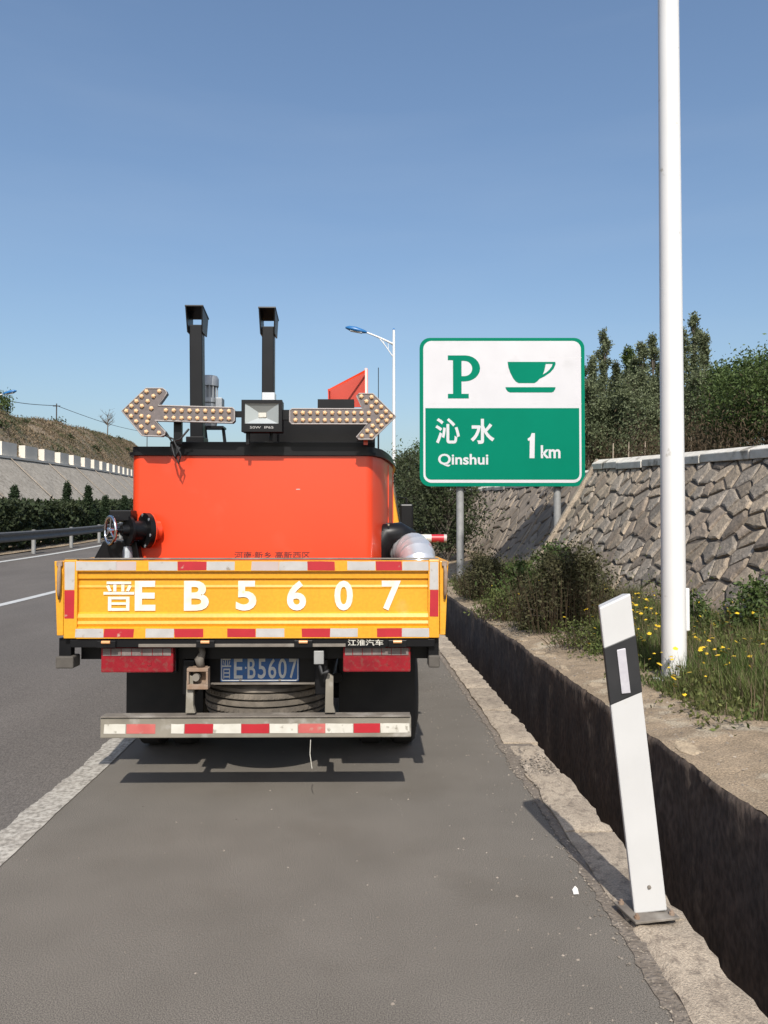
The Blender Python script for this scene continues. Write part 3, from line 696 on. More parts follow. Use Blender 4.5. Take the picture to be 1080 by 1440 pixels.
for _ in range(500):
    s = rg.uniform(1.8, 16); u = rg.uniform(-1.6, 1.0); x, y, _z = W(u, s, 0); grit(x, y, 0 + grade(s), rg.choice((.002, .003, .003, .006)), rg)
for _ in range(1500):
    s = rg.gauss(4.75, .22); u = rg.uniform(KIN + .02, KOUT - .02); x, y, _z = W(u, s, 0); grit(x, y, .008 + rg.uniform(0, .012), rg.uniform(.005, .012), rg)
tag(rawmesh('loose_gravel', gb.v, gb.f, 'gravel'), 'loose grit and small stones along kerb and ditch rim', 'gravel', kind='stuff')
for i, (px, d, r) in enumerate([(560, 0, 0)]): pass
b = B(); 
b.v = [(-.012, -.018, .002), (.010, -.020, .004), (.013, .012, .012), (.004, .022, .020), (-.010, .016, .006)]; b.f = [(0, 1, 2, 3, 4)]
o = b.build('paper_scrap', 'paper'); o.location = (.816, 3.31, .003); tag(o, 'small torn white paper scrap lying on the asphalt by the kerb', 'litter')

# ------------------------------------------------------------------ lamp posts
def lamp_post(x, y, z, h, arm, side, label, r0=.108, rz=0.0):
    root = tag(empty('street_lamp', (x, y, z), rz), label, 'street lamp')
    b = B(); b.tube([(0, 0, -.1), (0, 0, h * .5), (0, 0, h)], [r0, r0 * .84, r0 * .62], 20); b.build('pole', 'pole_white', root, smooth=False, auto=40)
    b = B().tube([(0, 0, -.05), (0, 0, -.005)], r0 * 1.7, 20); b.build('base_plate', 'pole_white', root)
    b = B().box(-.06, .06, -.02, .045, .42, .80); o = b.build('service_door', 'pole_white', root, bevel=.01); o.location = (r0 * .72, .02, 0); o.rotation_euler = (0, 0, R(-75))
    b = B().tube([(0, 0, h), (0, 0, h + .10)], [r0 * .7, .02], 10); b.build('finial', 'lamp_blue', root)
    sx = -1 if side < 0 else 1
    zc = lambda t: h - .75 + .75 * t - .12 * t * t
    zd = lambda t: h - 1.45 + 1.45 * math.sin(t * 1.5) * (1 if t < .9 else 1)
    B().tube([(sx * arm * t, 0, zc(t)) for t in (0, .2, .4, .6, .8, 1.0)], [.06, .055, .05, .047, .045, .045], 8).build('arm', 'pole_white', root, smooth=True)
    B().tube([(sx * arm * t, 0, zd(t)) for t in (0, .1, .2, .3, .4, .5, .6)], .026, 6).build('arm_brace', 'pole_white', root, smooth=True)
    for t in (.2, .36): B().tube([(sx * arm * t, 0, zd(t)), (sx * arm * t, 0, zc(t))], .015, 6).build('strut', 'pole_white', root)
    zl = zc(1.0)
    b = B(); prof = [(-.05, .06, .06), (.12, .14, .11), (.5, .20, .17), (.85, .17, .14), (1.05, .05, .05)]
    for (t, ww, hh) in prof:
        for k in range(10):
            a = 2 * math.pi * k / 10; b.v.append((sx * (arm + t), ww * math.cos(a), zl + .22 * t + hh * max(-.5, math.sin(a))))
    for q in range(4):
        for k in range(10): b.f.append((q * 10 + k, q * 10 + (k + 1) % 10, q * 10 + 10 + (k + 1) % 10, q * 10 + 10 + k))
    b.f.append(tuple(range(10))); b.f.append(tuple(range(40, 50)))
    hd = b.build('lamp_head', 'lamp_blue', root, smooth=True)
    b = B().plate((sx * (arm + .2), -.12, zl - .02), (sx * (arm + .2), .12, zl - .02), (sx * (arm + .8), .12, zl + .09), (sx * (arm + .8), -.12, zl + .09), .03 * sx); b.build('lens', 'lamp_glass', hd)
    return root
lamp_post(2.58, 6.86, vz(2.58, 6.86) - .02, 12.0, 2.3, -1, 'white steel lamp pole standing in the grass of the near verge')
lamp_post(.50, 39.0, grade(39) + .2, 10.9, 1.42, -1, 'distant white street lamp with a blue head rising behind the truck', r0=.10)
lamp_post(-32.2, 61, hill_z(-33.0 - off(61), 61) - .3, 12.2 - hill_z(-33 - off(61), 61) + .6, 1.85, 1, 'street lamp with blue head at the brown hillside', r0=.10)

# ------------------------------------------------------------------ big green sign
SM = 18.0 / 1080; SZ0 = CAMH + (745 - 684) * SM
sg = tag(empty('highway_sign', (gx(706, 18), 18.0, 0)), 'large green and white highway sign with parking letter, cup and distance', 'sign')
sgb = SZ0
def zx(x): return (580 + x / 4.154 - 706) * SM
def zy(y): return sgb + (684 - (460 + y / 4.154)) * SM
x0, x1, z0, z1 = (590.3 - 706) * SM, (823 - 706) * SM, sgb, sgb + 210 * SM
flat2d('board', [rrect(x0, x1, z0, z1, .24)], .04, 'sign_green', sg, FACE(0))
bd = [o for o in sg.children][0]
flat2d('white_face', [rrect(x0 + .085, x1 - .085, z0 + .085, z1 - .075, .19)], .004, 'sign_white', sg, FACE(-.0235))
gp = [(zx(76), zy(472)), (zx(76), zy(860))] + [(zx(76) + .13 - .13 * math.cos(R(a)), zy(891) + .13 - .13 * math.sin(R(a))) for a in (0, 22, 45, 67, 90)] + \
     [(zx(976) - .13 + .13 * math.sin(R(a)), zy(891) + .13 - .13 * math.cos(R(a))) for a in (0, 22, 45, 67, 90)] + [(zx(976), zy(472))]
flat2d('green_face', [gp], .004, 'sign_green', sg, FACE(-.0275))
Z2 = lambda L: [(zx(a), zy(b)) for a, b in L]
pl = [(208, 162), (310, 162)] + [(310 + 87 * math.sin(R(a)), 238 - 76 * math.cos(R(a))) for a in range(15, 180, 15)] + [(310, 315), (288, 315), (288, 388), (330, 388), (330, 415), (208, 415), (208, 388), (238, 388), (238, 190), (208, 190)]
hole = [(288, 194), (305, 194)] + [(305 + 46 * math.sin(R(a)), 239 - 45 * math.cos(R(a))) for a in range(15, 180, 15)] + [(305, 284), (288, 284)]
flat2d('parking_letter', [Z2(pl), Z2(hole)], .004, 'sign_green', sg, FACE(-.0275))
cup = [(558, 200), (838, 200), (839, 215), (828, 240), (808, 262), (775, 285), (745, 300), (730, 316), (715, 325), (622, 325), (606, 316), (590, 296), (573, 262), (563, 232)]
ch_ = [(782, 212), (822, 212), (816, 228), (803, 246), (785, 262), (765, 274), (774, 248)]
flat2d('cup', [Z2(cup), Z2(ch_)], .004, 'sign_green', sg, FACE(-.0275))
flat2d('saucer', [Z2([(545, 349), (839, 349), (836, 362), (826, 376), (815, 380), (572, 380), (558, 374), (548, 360)])], .004, 'sign_green', sg, FACE(-.0275))
def sgt(name, body, bx, bold, grow=0): text(name, body, (zx(bx[0]), zx(bx[1]), zy(bx[3]), zy(bx[2])), .004, 'sign_white', sg, FACE(-.0315), bold)
sgt('character', '沁', (134, 277, 531, 680), .019); sgt('character', '水', (340, 480, 535, 682), .026)
sgt('place_name', 'Qinshui', (150, 443, 740, 815), .022); 
flat2d('distance_numeral', [Z2([(673, 652), (690, 640), (697, 619), (716, 619), (713, 766), (684, 766), (686, 662), (676, 664)])], .004, 'sign_white', sg, FACE(-.0315))
sgt('distance_unit', 'km', (750, 865, 690, 766), .024)
for (xa_, xb_, ya_) in ((800, 992, 175), (78, 992, 447)): B().box(zx(xa_), zx(xb_), -.0262, -.0252, zy(ya_) - .005, zy(ya_) + .005).build('panel_seam', 'sign_seam', sg)
for xa_ in (808,): B().box(zx(xa_) - .004, zx(xa_) + .004, -.0262, -.0252, zy(140), zy(75)).build('panel_seam', 'sign_seam', sg)
for z in (z0 + .5, z0 + 1.7, z1 - .5): B().box(x0 + .12, x1 - .12, .0205, .075, z - .04, z + .04).build('back_rail', 'sign_back', sg)
for px in (648, 786):
    B().tube([((px - 706) * SM, .17, -.3), ((px - 706) * SM, .17, z1 - .2)], .088, 16).build('post', 'galv_post', sg, auto=40)
    for z in (z0 + .5, z1 - .5): B().box((px - 706) * SM - .11, (px - 706) * SM + .11, .076, .15, z - .03, z + .03).build('clamp', 'sign_back', sg)

# ------------------------------------------------------------------ delineator post
de = tag(empty('delineator_post', (1.055, 3.10, .026)), 'leaning white delineator post with black band and reflector bolted to kerb', 'delineator')
dm = Matrix.Translation((0, 0, .012)) @ Matrix.Rotation(R(-6.2), 4, 'Y')
def dpart(name, z0a, z0b, z1a, z1b, wd, dp, mat, par=de, bev=.006, yo=0.0, xo=0.0):
    b = B(); hw = wd / 2
    for (za, zb2) in ((z0a, z0b), (z1a, z1b)):
        for (xx, yy) in ((-hw, -dp / 2), (hw, -dp / 2), (hw * .82, dp / 2), (-hw * .82, dp / 2)):
            t = (xx + hw) / wd; b.v.append((xx + xo, yy + yo, za + (zb2 - za) * t))
    b.f = [(3, 2, 1, 0), (4, 5, 6, 7), (0, 1, 5, 4), (1, 2, 6, 5), (2, 3, 7, 6), (3, 0, 4, 7)]
    o = b.build(name, mat, par, bevel=bev); o.data.transform(dm); return o
dpart('post_body', 0, 0, 1.215, 1.26, .132, .06, 'post_white')
bnd = dpart('black_band', .825, .865, 1.055, 1.095, .1345, .0635, 'post_black', bev=.004)
dpart('reflector', .868, .868, 1.042, 1.046, .036, .008, 'reflector', bnd, .002, -.0335, 0)
b = B().lathe((0.004, -.030, .10), (0, -1, 0), [(0, .008), (.005, .007), (.006, .003)], 10); o = b.build('bolt', 'steel_dirty', de); o.data.transform(dm)
b = B().box(-.012, .012, -.0305, -.0302, 1.16, 1.18)
b = B().box(-.105, .085, -.085, .085, .002, .012); o = b.build('base_plate', 'steel_dirty', de, bevel=.002); o.rotation_euler = (0, 0, R(12))
for (a, c) in ((-.085, -.06), (.065, -.06), (.065, .06), (-.085, .06)):
    b = B().lathe((a, c, .012), (0, 0, 1), [(0, .011), (.010, .011), (.010, .006), (.018, .006)], 8); o = b.build('anchor_bolt', 'rust', de); o.rotation_euler = (0, 0, R(12))

# ------------------------------------------------------------------ the truck: local x right, y forward from the tailgate, z up
TRX, TRY = -.74, 4.3
tk = tag(empty('utility_truck', (TRX, TRY, 0), R(0.8)), 'yellow flatbed utility truck with orange tank and arrow lights parked on shoulder', 'truck')
def tx(px, d=4.3): return (px - 540) / 1080 * d - TRX
def tz(py, d=4.3): return CAMH + (745 - py) / 1080 * d
# tailgate
gate = B()
gx0, gx1, gz0, gz1 = tx(92), tx(618), tz(897), tz(787)
prof = [(788, .0), (803, .0), (805, .018), (813.5, .020), (815.5, .033), (823, .033), (826, .029), (829, .033), (861, .033), (863, .022), (868, .010), (873, .016), (877, .010), (881, .018), (882.5, .0), (897, .0)]
ix0, ix1 = tx(110), tx(603)
n = len(prof)
for x in (ix0, ix1):
    for (py, y) in prof: gate.v.append((x, y, tz(py)))
for k in range(n - 1): gate.f.append((k, k + n, k + 1 + n, k + 1))
gate_o = gate.build('tailgate', 'yellow', tk, bevel=.0)
gate_o.data.polygons.foreach_set('use_smooth', [False] * (n - 1))
fr = B()
fr.box(gx0, ix0 - .0005, 0, .045, gz0, gz1).build('gate_stile', 'yellow', gate_o, bevel=.004)
B().box(ix1 + .0005, gx1, 0, .045, gz0, gz1).build('gate_stile', 'yellow', gate_o, bevel=.004)
fr = B().box(ix0, ix1, .036, .046, gz0 + .004, gz1 - .004).build('gate_back', 'yellow', gate_o)
B().box(gx0 + .002, gx1 - .002, .0015, .044, gz1 + .0005, gz1 + .009).build('gate_cap', 'steel_dirty', gate_o, bevel=.003)
for x in (ix0, ix1):
    B().box(x - .002, x + .002, .001, .036, tz(882), tz(803.5)).build('gate_reveal', 'yellow', gate_o)
def tape(a, b, py0, py1, mat, y=-.0014, d=4.3, par=gate_o, rng=random.Random(5)):
    j = lambda: rng.uniform(-.6, .6) * d / 1080
    x0, x1, z0, z1 = tx(a, d), tx(b, d), tz(py1, d), tz(py0, d)
    P = [(x0 + j(), z0 + j() * .5), (x1 + j(), z0 + j() * .5), (x1 + j(), z1 + j() * .5), ((x0 + x1) / 2, z1 + j() * .6), (x0 + j(), z1 + j() * .5)]
    return B().prism(P, y, y + .001, lambda p, q, w_: (p, w_, q)).build('reflective_tape', mat, par)
for (a, b, m_) in [(109, 165, 'tape_silver'), (165, 193, 'tape_pink'), (210.5, 250, 'tape_silver'), (250.5, 291, 'tape_red'), (291.5, 330, 'tape_silver'), (354, 392, 'tape_pink'), (392.5, 432, 'tape_silver'), (432.5, 471, 'tape_red'), (488, 528, 'tape_silver'), (528.5, 565, 'tape_red'), (565.5, 603, 'tape_silver')]:
    tape(a, b, 789.5, 802, m_)
for (a, b, m_) in [(109, 148, 'tape_silver'), (148.5, 190, 'tape_red'), (206, 246, 'tape_silver'), (246.5, 287, 'tape_red'), (320, 360, 'tape_red'), (360.5, 400, 'tape_silver'), (425, 464, 'tape_red'), (464.5, 503, 'tape_silver'), (530, 565, 'tape_red'), (565.5, 603, 'tape_silver')]:
    tape(a, b, 883.5, 895.5, m_)
for (a, b, p, q, m_) in [(93.5, 107, 790, 829, 'tape_silver'), (93.5, 107, 829.5, 869, 'tape_red'), (604.5, 617, 790, 829, 'tape_silver'), (604.5, 617, 829.5, 867, 'tape_red')]:
    tape(a, b, p, q, m_)
for (ch_, a, b, bo) in [('晋', 145, 188, .022), ('E', 189, 218, .03), ('B', 258, 293, .03), ('5', 331, 360, .03), ('6', 403, 430, .03), ('0', 470, 496, .03), ('7', 537, 564, .03)]:
    if ch_ == '晋':
        jn = []
        bar = lambda q0, q1, p0, p1: jn.append([(q0, p0), (q1, p0), (q1, p1), (q0, p1)])
        bar(.10, .90, .02, .11); bar(.32, .42, .125, .355); bar(.58, .68, .125, .355); bar(0, 1, .37, .46)
        jn.append([(.08, .17), (.18, .14), (.27, .33), (.17, .355)]); jn.append([(.82, .14), (.92, .17), (.83, .355), (.73, .33)])
        bar(.15, .26, .53, 1.0); bar(.74, .85, .53, 1.0); bar(.265, .735, .53, .62); bar(.265, .735, .72, .80); bar(.265, .735, .91, 1.0)
        flat2d('plate_character', [[(tx(a) + p * (tx(b) - tx(a)), tz(817) + q * (tz(859) - tz(817))) for p, q in lp] for lp in jn], .001, 'letter_white', gate_o, FACE(.0275))
        continue
    text('plate_character', ch_, (tx(a), tx(b), tz(859), tz(817)), .001, 'letter_white', gate_o, FACE(.0275), bo)
# side gates and corner posts
for sgn, pa, pb in ((-1, 78, 91.3), (1, 618.7, 631)):
    xa, xb = tx(pa), tx(pb)
    sd = B(); 
    P = [(xa + (.018 if sgn < 0 else 0), tz(893)), (xb - (.018 if sgn > 0 else 0), tz(893)), (xb, tz(789)), (xa, tz(789))]
    sd.prism(P, .004, 3.45, lambda p, q, w_: (p, w_, q))
    side = sd.build('side_gate', 'yellow', tk, bevel=.004)
    for k in range(5):
        B().box(min(xa, xb) - .004, max(xa, xb) + .004, .5 + k * .62, .56 + k * .62, tz(890), tz(792)).build('side_rib', 'yellow', side, bevel=.004)
    lx = tx(86.5) if sgn < 0 else tx(625.5)
    B().tube([(lx, -.006, tz(792)), (lx + .004, -.022, tz(805)), (lx + .002, -.022, tz(830)), (lx, -.010, tz(842))], [.007, .011, .010, .006], 8).build('latch_handle', 'rust', side, smooth=True)
    B().box(lx - .016, lx + .016, -.012, .003, tz(796), tz(789)).build('latch_bracket', 'rust', side, bevel=.003)
    # corner bracket and rubber block hanging below
    ca, cb = (82, 99) if sgn < 0 else (603, 618)
    B().box(tx(ca), tx(cb), .04, .10, tz(925, 4.36), tz(897.5)).build('corner_bracket', 'black', tk, bevel=.004)
    B().box(tx(79 if sgn < 0 else 603), tx(104 if sgn < 0 else 619), .02, .13, tz(938, 4.34), tz(921, 4.34)).build('marker_block', 'rubber_dusty', tk, bevel=.008)
# bed floor and rear sill
B().box(tx(93), tx(617), .05, 3.45, tz(905), tz(896)).build('bed_floor', 'steel_dirty', tk, bevel=.004)
sill = B().box(tx(100), tx(612), .012, .10, tz(910), tz(898.5)).build('rear_sill', 'black', tk, bevel=.004)
B().box(tx(196), tx(486), .006, .03, tz(909.5), tz(905)).build('sill_edge', 'steel_dirty', sill, bevel=.002)
for p in (152, 290, 427, 559):
    B().box(tx(p - 13), tx(p + 13), -.004, .012, tz(910), tz(900)).build('hinge', 'black', sill, bevel=.003)
    B().tube([(tx(p - 6), -.008, tz(902)), (tx(p + 6), -.008, tz(902))], .009, 8).build('hinge_pin', 'amber', sill)
text('maker_lettering', '江淮汽车', (tx(489), tx(539), tz(908), tz(899.5)), .001, 'tape_white', sill, FACE(.0105), .01)
B().box(tx(486), tx(542), .0115, .0125, tz(911), tz(898)).build('lettering_strip', 'black', sill)
# tail lamps
for (a, b) in ((140, 242), (482, 578)):
    lp = B().box(tx(a), tx(b), .05, .13, tz(947), tz(911)).build('tail_lamp', 'lens_red', tk, bevel=.008)
    B().box(tx(a + 3), tx(b - 3), .046, .0495, tz(923), tz(912.5)).build('reverse_lens', 'lens_clear', lp, bevel=.002)
    for k in range(1, 7):
        x = tx(a + (b - a) * k / 7); B().box(x - .002, x + .002, .0445, .0458, tz(922.5), tz(913)).build('lens_rib', 'lens_red', lp)
    B().tube([(tx((a + b) / 2 + 17), .058, tz(934)), (tx((a + b) / 2 + 17), .047, tz(934))], .014, 12).build('bulb_boss', 'lens_red', lp)
    B().box(tx(a) - .004, tx(b) + .004, .10, .16, tz(949), tz(910)).build('lamp_housing', 'black', lp, bevel=.004)
# number plate
d0 = 4.55
npl = B().box(tx(312, d0), tx(422, d0), .247, .250, tz(957, d0), tz(920, d0)).build('number_plate', 'plate_blue', tk, bevel=.0015)
flat2d('plate_border', [rrect(tx(313, d0), tx(421, d0), tz(956.2, d0), tz(920.8, d0), .012), rrect(tx(314.6, d0), tx(419.4, d0), tz(954.6, d0), tz(922.4, d0), .010)], .0006, 'plate_white', npl, FACE(.2462))
for (ch_, a, b, bo) in [('晋', 314.5, 327, .0), ('E', 331, 343, .014), ('·', 346.4, 348.6, .0), ('B', 350, 361, .014), ('5', 364.5, 375.5, .014), ('6', 379, 390, .014), ('0', 393, 404.5, .014), ('7', 408, 419, .014)]:
    z_ = (tz(953, d0), tz(925, d0)) if ch_ != '·' else (tz(939.5, d0), tz(936.5, d0))
    text('plate_character', ch_, (tx(a, d0), tx(b, d0), *z_), .0008, 'plate_white', npl, FACE(.2462), bo)
for px in (340, 395): B().lathe((tx(px, d0), .247, tz(954.5, d0)), (0, -1, 0), [(0, .009), (.004, .008), (.005, .003)], 8).build('plate_screw', 'steel_dirty', npl)
B().box(tx(296, d0), tx(446, d0), .256, .268, tz(958, d0), tz(916, d0)).build('plate_bracket', 'black', tk)
B().box(tx(292, d0), tx(444, d0), .24, .255, tz(961.0, d0), tz(958.5, d0)).build('plate_rail', 'steel_dirty', tk)
# small number lamp, tow brackets
B().box(tx(441), tx(455), .03, .07, tz(935), tz(916)).build('reverse_lamp', 'galv_post', tk, bevel=.004)
B().tube([(tx(449), .05, tz(936)), (tx(452), .06, tz(950)), (tx(462), .04, tz(945))], .012, 8).build('lamp_cable', 'cable', tk, smooth=True)
br = B(); br.box(tx(261), tx(291), .05, .11, tz(946), tz(941)).box(tx(261), tx(291), .05, .11, tz(971), tz(964)).box(tx(261), tx(264), .05, .11, tz(964), tz(946)).box(tx(288), tx(291), .05, .11, tz(964), tz(946))
brk = br.build('shackle_bracket', 'rust', tk, bevel=.003)
B().tube([(tx(274), .045, tz(954)), (tx(274), .12, tz(954))], .021, 12).build('shackle_pin', 'steel_dirty', brk)
B().box(tx(266), tx(287), .112, .13, tz(970), tz(941)).build('bracket_web', 'rust', brk)
B().tube([(tx(279), .09, tz(941)), (tx(277), .08, tz(930)), (tx(281), .09, tz(920)), (tx(279), .09, tz(912))], [.022, .028, .018, .02], 8).build('chain_link', 'steel_dirty', brk, smooth=True)
# chassis
for x in (-.38, .38): B().box(x - .035, x + .035, .14, 4.9, .60, .80).build('chassis_rail', 'black', tk, bevel=.006)
for y in (.45, 1.6, 3.0): B().box(-.345, .345, y, y + .07, .62, .78).build('cross_member', 'black', tk)
for y in (.15, .7, 1.3, 2.0, 2.7, 3.3): B().box(-1.0, 1.0, y, y + .06, .806, tz(905) - .002).build('floor_beam', 'black', tk)
# bumper bar with hangers
db = 4.4
bm = B().box(tx(148, db), tx(578, db), .06, .13, tz(1033, db), tz(1004.5, db)).build('underrun_bar', 'bumper', tk, bevel=.006)
for (a, b, m_) in [(142, 181, 'tape_white'), (181.5, 222, 'tape_red_faded'), (244, 262, 'tape_white'), (262.5, 302, 'tape_red'), (302.5, 341, 'tape_white'), (341.5, 380, 'tape_red'), (380.5, 420, 'tape_white'), (420.5, 458, 'tape_red_faded'), (458.5, 497, 'tape_white'), (497.5, 535, 'tape_red'), (535.5, 576, 'tape_white')]:
    tape(max(a, 151), b, 1015.5, 1028.5, m_, .0585, 4.37, bm)
B().box(tx(149, db), tx(577, db), .05, .14, tz(1004.5, db) + .0005, tz(1003.5, db) + .003).build('bar_lip', 'steel_dirty', bm, bevel=.002)
for (p, q) in ((259, 269), (457, 468)):
    B().prism([(tx(p - 1), tz(1006)), (tx(q + 3), tz(1006)), (tx(q), tz(995)), (tx(q), tz(955)), (tx(p + 3), tz(950)), (tx(p), tz(960))], .075, .11, lambda a, b, w_: (a, w_, b)).build('bar_hanger', 'bumper', tk, bevel=.004)
B().tube([(tx(437), .02, tz(1040)), (tx(436), .025, tz(1060)), (tx(439), .02, tz(1080))], .0022, 5).build('loose_wire', 'tape_white', tk)
# spare wheel lying flat under the frame
sp = tk
prof = [(-.105, .26), (-.112, .30), (-.108, .345), (-.088, .378), (-.07, .383), (-.068, .352), (-.058, .352), (-.058, .386), (-.028, .389), (-.026, .352), (-.015, .352), (-.014, .390), (.014, .390), (.015, .352), (.026, .352), (.028, .389), (.058, .386), (.058, .352), (.068, .352), (.07, .383), (.088, .378), (.108, .345), (.112, .30), (.105, .26)]
spt = B().lathe((-.0, .67, .512), (0, 0, 1), prof, 64, close=True).build('spare_wheel', 'tyre', tk, auto=25)
nb = B()
for row, (zc, hw) in enumerate(((-.043, .013), (0, .012), (.043, .013))):
    for k in range(72):
        a = 2 * math.pi * (k + .5 * (row % 2)) / 72; r = .3905
        i = len(nb.v)
        for (da, dz) in ((-.034, -hw), (.028, -hw * .6), (.034, hw), (-.028, hw * .6)):
            nb.v.append((math.cos(a + da) * r, .67 + math.sin(a + da) * r, .512 + zc + dz))
        for (da, dz) in ((-.034, -hw), (.028, -hw * .6), (.034, hw), (-.028, hw * .6)):
            nb.v.append((math.cos(a + da) * (r - .012), .67 + math.sin(a + da) * (r - .012), .512 + zc + dz))
        nb.f += [(i, i + 1, i + 2, i + 3), (i, i + 4, i + 5, i + 1), (i + 1, i + 5, i + 6, i + 2), (i + 2, i + 6, i + 7, i + 3), (i + 3, i + 7, i + 4, i)]
o = nb.build('tread_block', 'tyre', spt); o['kind'] = 'stuff'
B().lathe((0, .67, .512), (0, 0, 1), [(-.09, .27), (-.04, .24), (-.03, .08), (.0, .07), (.04, .24), (.09, .27)], 32).build('rim', 'steel_dirty', spt, auto=30)
# wheels, axle, flaps
def wheel(x, y, wd, name='wheel'):
    r = .385
    t = B().lathe((x - wd / 2, y, r), (1, 0, 0), [(0, .24), (.01, .30), (.02, .35), (.045, .38), (wd - .045, .38), (wd - .02, .35), (wd - .01, .30), (wd, .24)], 36).build(name, 'tyre_black', tk, auto=30)
    B().lathe((x - wd / 2 - .004, y, r), (1, 0, 0), [(0, .23), (.02, .22), (.06, .12), (wd - .06, .12), (wd - .02, .22), (wd + .008, .23)], 28).build('rim', 'steel_dirty', t, auto=30)
for sgn in (-1, 1):
    wheel(sgn * .66, 1.35, .21); wheel(sgn * .89, 1.35, .21); wheel(sgn * .82, 4.35, .21)
    B().box(min(sgn * .45, sgn * .96), max(sgn * .45, sgn * .96), .84, .852, .23, .80).build('mud_flap', 'black_dull', tk, bevel=.003)
B().tube([(-.9, 1.35, .385), (-.15, 1.35, .385), (0, 1.35, .385), (.15, 1.35, .385), (.9, 1.35, .385)], [.06, .07, .16, .07, .06], 12).build('rear_axle', 'black', tk)
for sgn in (-1, 1): B().tube([(sgn * .44, .75, .58), (sgn * .44, 1.35, .48), (sgn * .44, 1.95, .58)], .035, 8).build('leaf_spring', 'black_dull', tk)
B().box(.45, .95, 2.2, 3.0, .42, .78).build('fuel_tank', 'black', tk, bevel=.03)
# cab
cab = B()
cp = [(-.92, .62), (.94, .62), (.98, 1.25), (.96, 1.55), (.86, 2.12), (.78, 2.24), (-.76, 2.24), (-.84, 2.12), (-.93, 1.55), (-.95, 1.25)]
cab.prism(cp, 3.62, 5.0, lambda a, b, w_: (a, w_, b))
cabo = cab.build('cab', 'yellow', tk, bevel=.03)
B().box(-.72, .72, 3.612, 3.619, 1.62, 2.05).build('rear_window', 'glass_dark', cabo)
for sgn in (-1, 1):
    B().plate((sgn * .985, 3.9, 1.50), (sgn * .985, 4.75, 1.50), (sgn * .90, 4.65, 2.05), (sgn * .90, 3.95, 2.05), .006 * sgn).build('side_window', 'glass_dark', cabo)
    B().tube([(sgn * .93, 4.9, 1.95), (sgn * 1.08, 4.95, 1.93), (sgn * 1.08, 4.95, 1.45), (sgn * .95, 4.9, 1.35)], .011, 6).build('mirror_arm', 'black', cabo)
    B().box(min(sgn * 1.0, sgn * 1.16), max(sgn * 1.0, sgn * 1.16), 4.90, 4.96, 1.50, 1.86).build('mirror', 'black', cabo, bevel=.02)
B().plate((-.86, 5.004, 1.5), (.86, 5.004, 1.5), (.76, 5.004, 2.08), (-.76, 5.004, 2.08), .004).build('windscreen', 'glass_dark', cabo)
B().tube([(tx(539, 7.9), 3.66, 2.2), (tx(539, 7.9), 3.66, 2.9)], .009, 6).build('antenna', 'black', cabo)
B().tube([(tx(539, 7.9), 3.66, 2.9), (tx(539, 7.9), 3.66, 3.24)], .004, 6).build('antenna_whip', 'black', cabo)

# ---- tank
dk = 4.65
def tank_outline(g=0.0, n=16):
    xl, xr, yb, yf = tx(185.5, dk) - g, tx(527, dk) + g, .35 - g, 2.75 + g
    c_ = .055
    p = [(xl - .0 + c_ * (1 - math.sin(R(a_))), yb + c_ * (1 - math.cos(R(a_)))) for a_ in (90, 67, 45, 22, 0)] + [(xr - c_ + c_ * math.sin(R(a_)), yb + c_ * (1 - math.cos(R(a_)))) for a_ in (0, 18, 36, 54, 68)]
    p += [(xr + .145 * math.sin(math.pi * (k / n)) ** .72, yb + (yf - yb) * k / n) for k in range(1, n)]
    p += [(xr, yf), (xl, yf)]
    p += [(xl - (.07) * math.sin(math.pi * (k / n)) ** .72, yf + (yb - yf) * k / n) for k in range(1, n)]
    return p
def ring_prism(poly, z0, z1): return B().prism(poly, z0, z1, lambda a, b, w_: (a, b, w_))
tank = ring_prism(tank_outline(), .96, tz(641, dk)).build('tank', 'orange', tk, auto=32)
for k in (3, 6):
    x, y = tank_outline()[9 + k]; B().box(x - .012, x + .004, y - .006, y + .006, 1.0, 1.98).build('tank_seam', 'orange', tank)
lid = ring_prism(tank_outline(.018), tz(640.5, dk), tz(636, dk)).build('lid_flange', 'black', tank, auto=32)
ring_prism(tank_outline(.004), tz(635.9, dk), tz(628, dk)).build('lid_deck', 'black', lid, auto=32)
B().box(tx(240, 4.72), tx(528, 4.72), .42, .50, tz(628, 4.72) - .02, tz(621, 4.72)).build('deck_rail', 'black', lid, bevel=.004)
B().box(tx(392, 4.8), tx(529, 4.8), .50, 1.3, tz(628, 4.8), tz(582, 4.8)).build('heater_box', 'black', lid, bevel=.01)
B().box(tx(350, 4.8), tx(392, 4.8) - .002, .50, .7, tz(628, 4.8), tz(606, 4.8)).build('burner_box', 'black', lid, bevel=.01)
text('tank_lettering', '河南·新乡 高新西区', (tx(331, dk), tx(437, dk), tz(785.5, dk), tz(775.5, dk)), .0008, 'letter_dark', tank, FACE(.3492), .008)
for (px, py, r_) in ((420, 688, .012),): B().box(tx(px - 2.5, dk), tx(px + 3, dk), .3485, .3499, tz(py + .6, dk), tz(py - .6, dk)).build('scratch', 'tape_silver', tank)
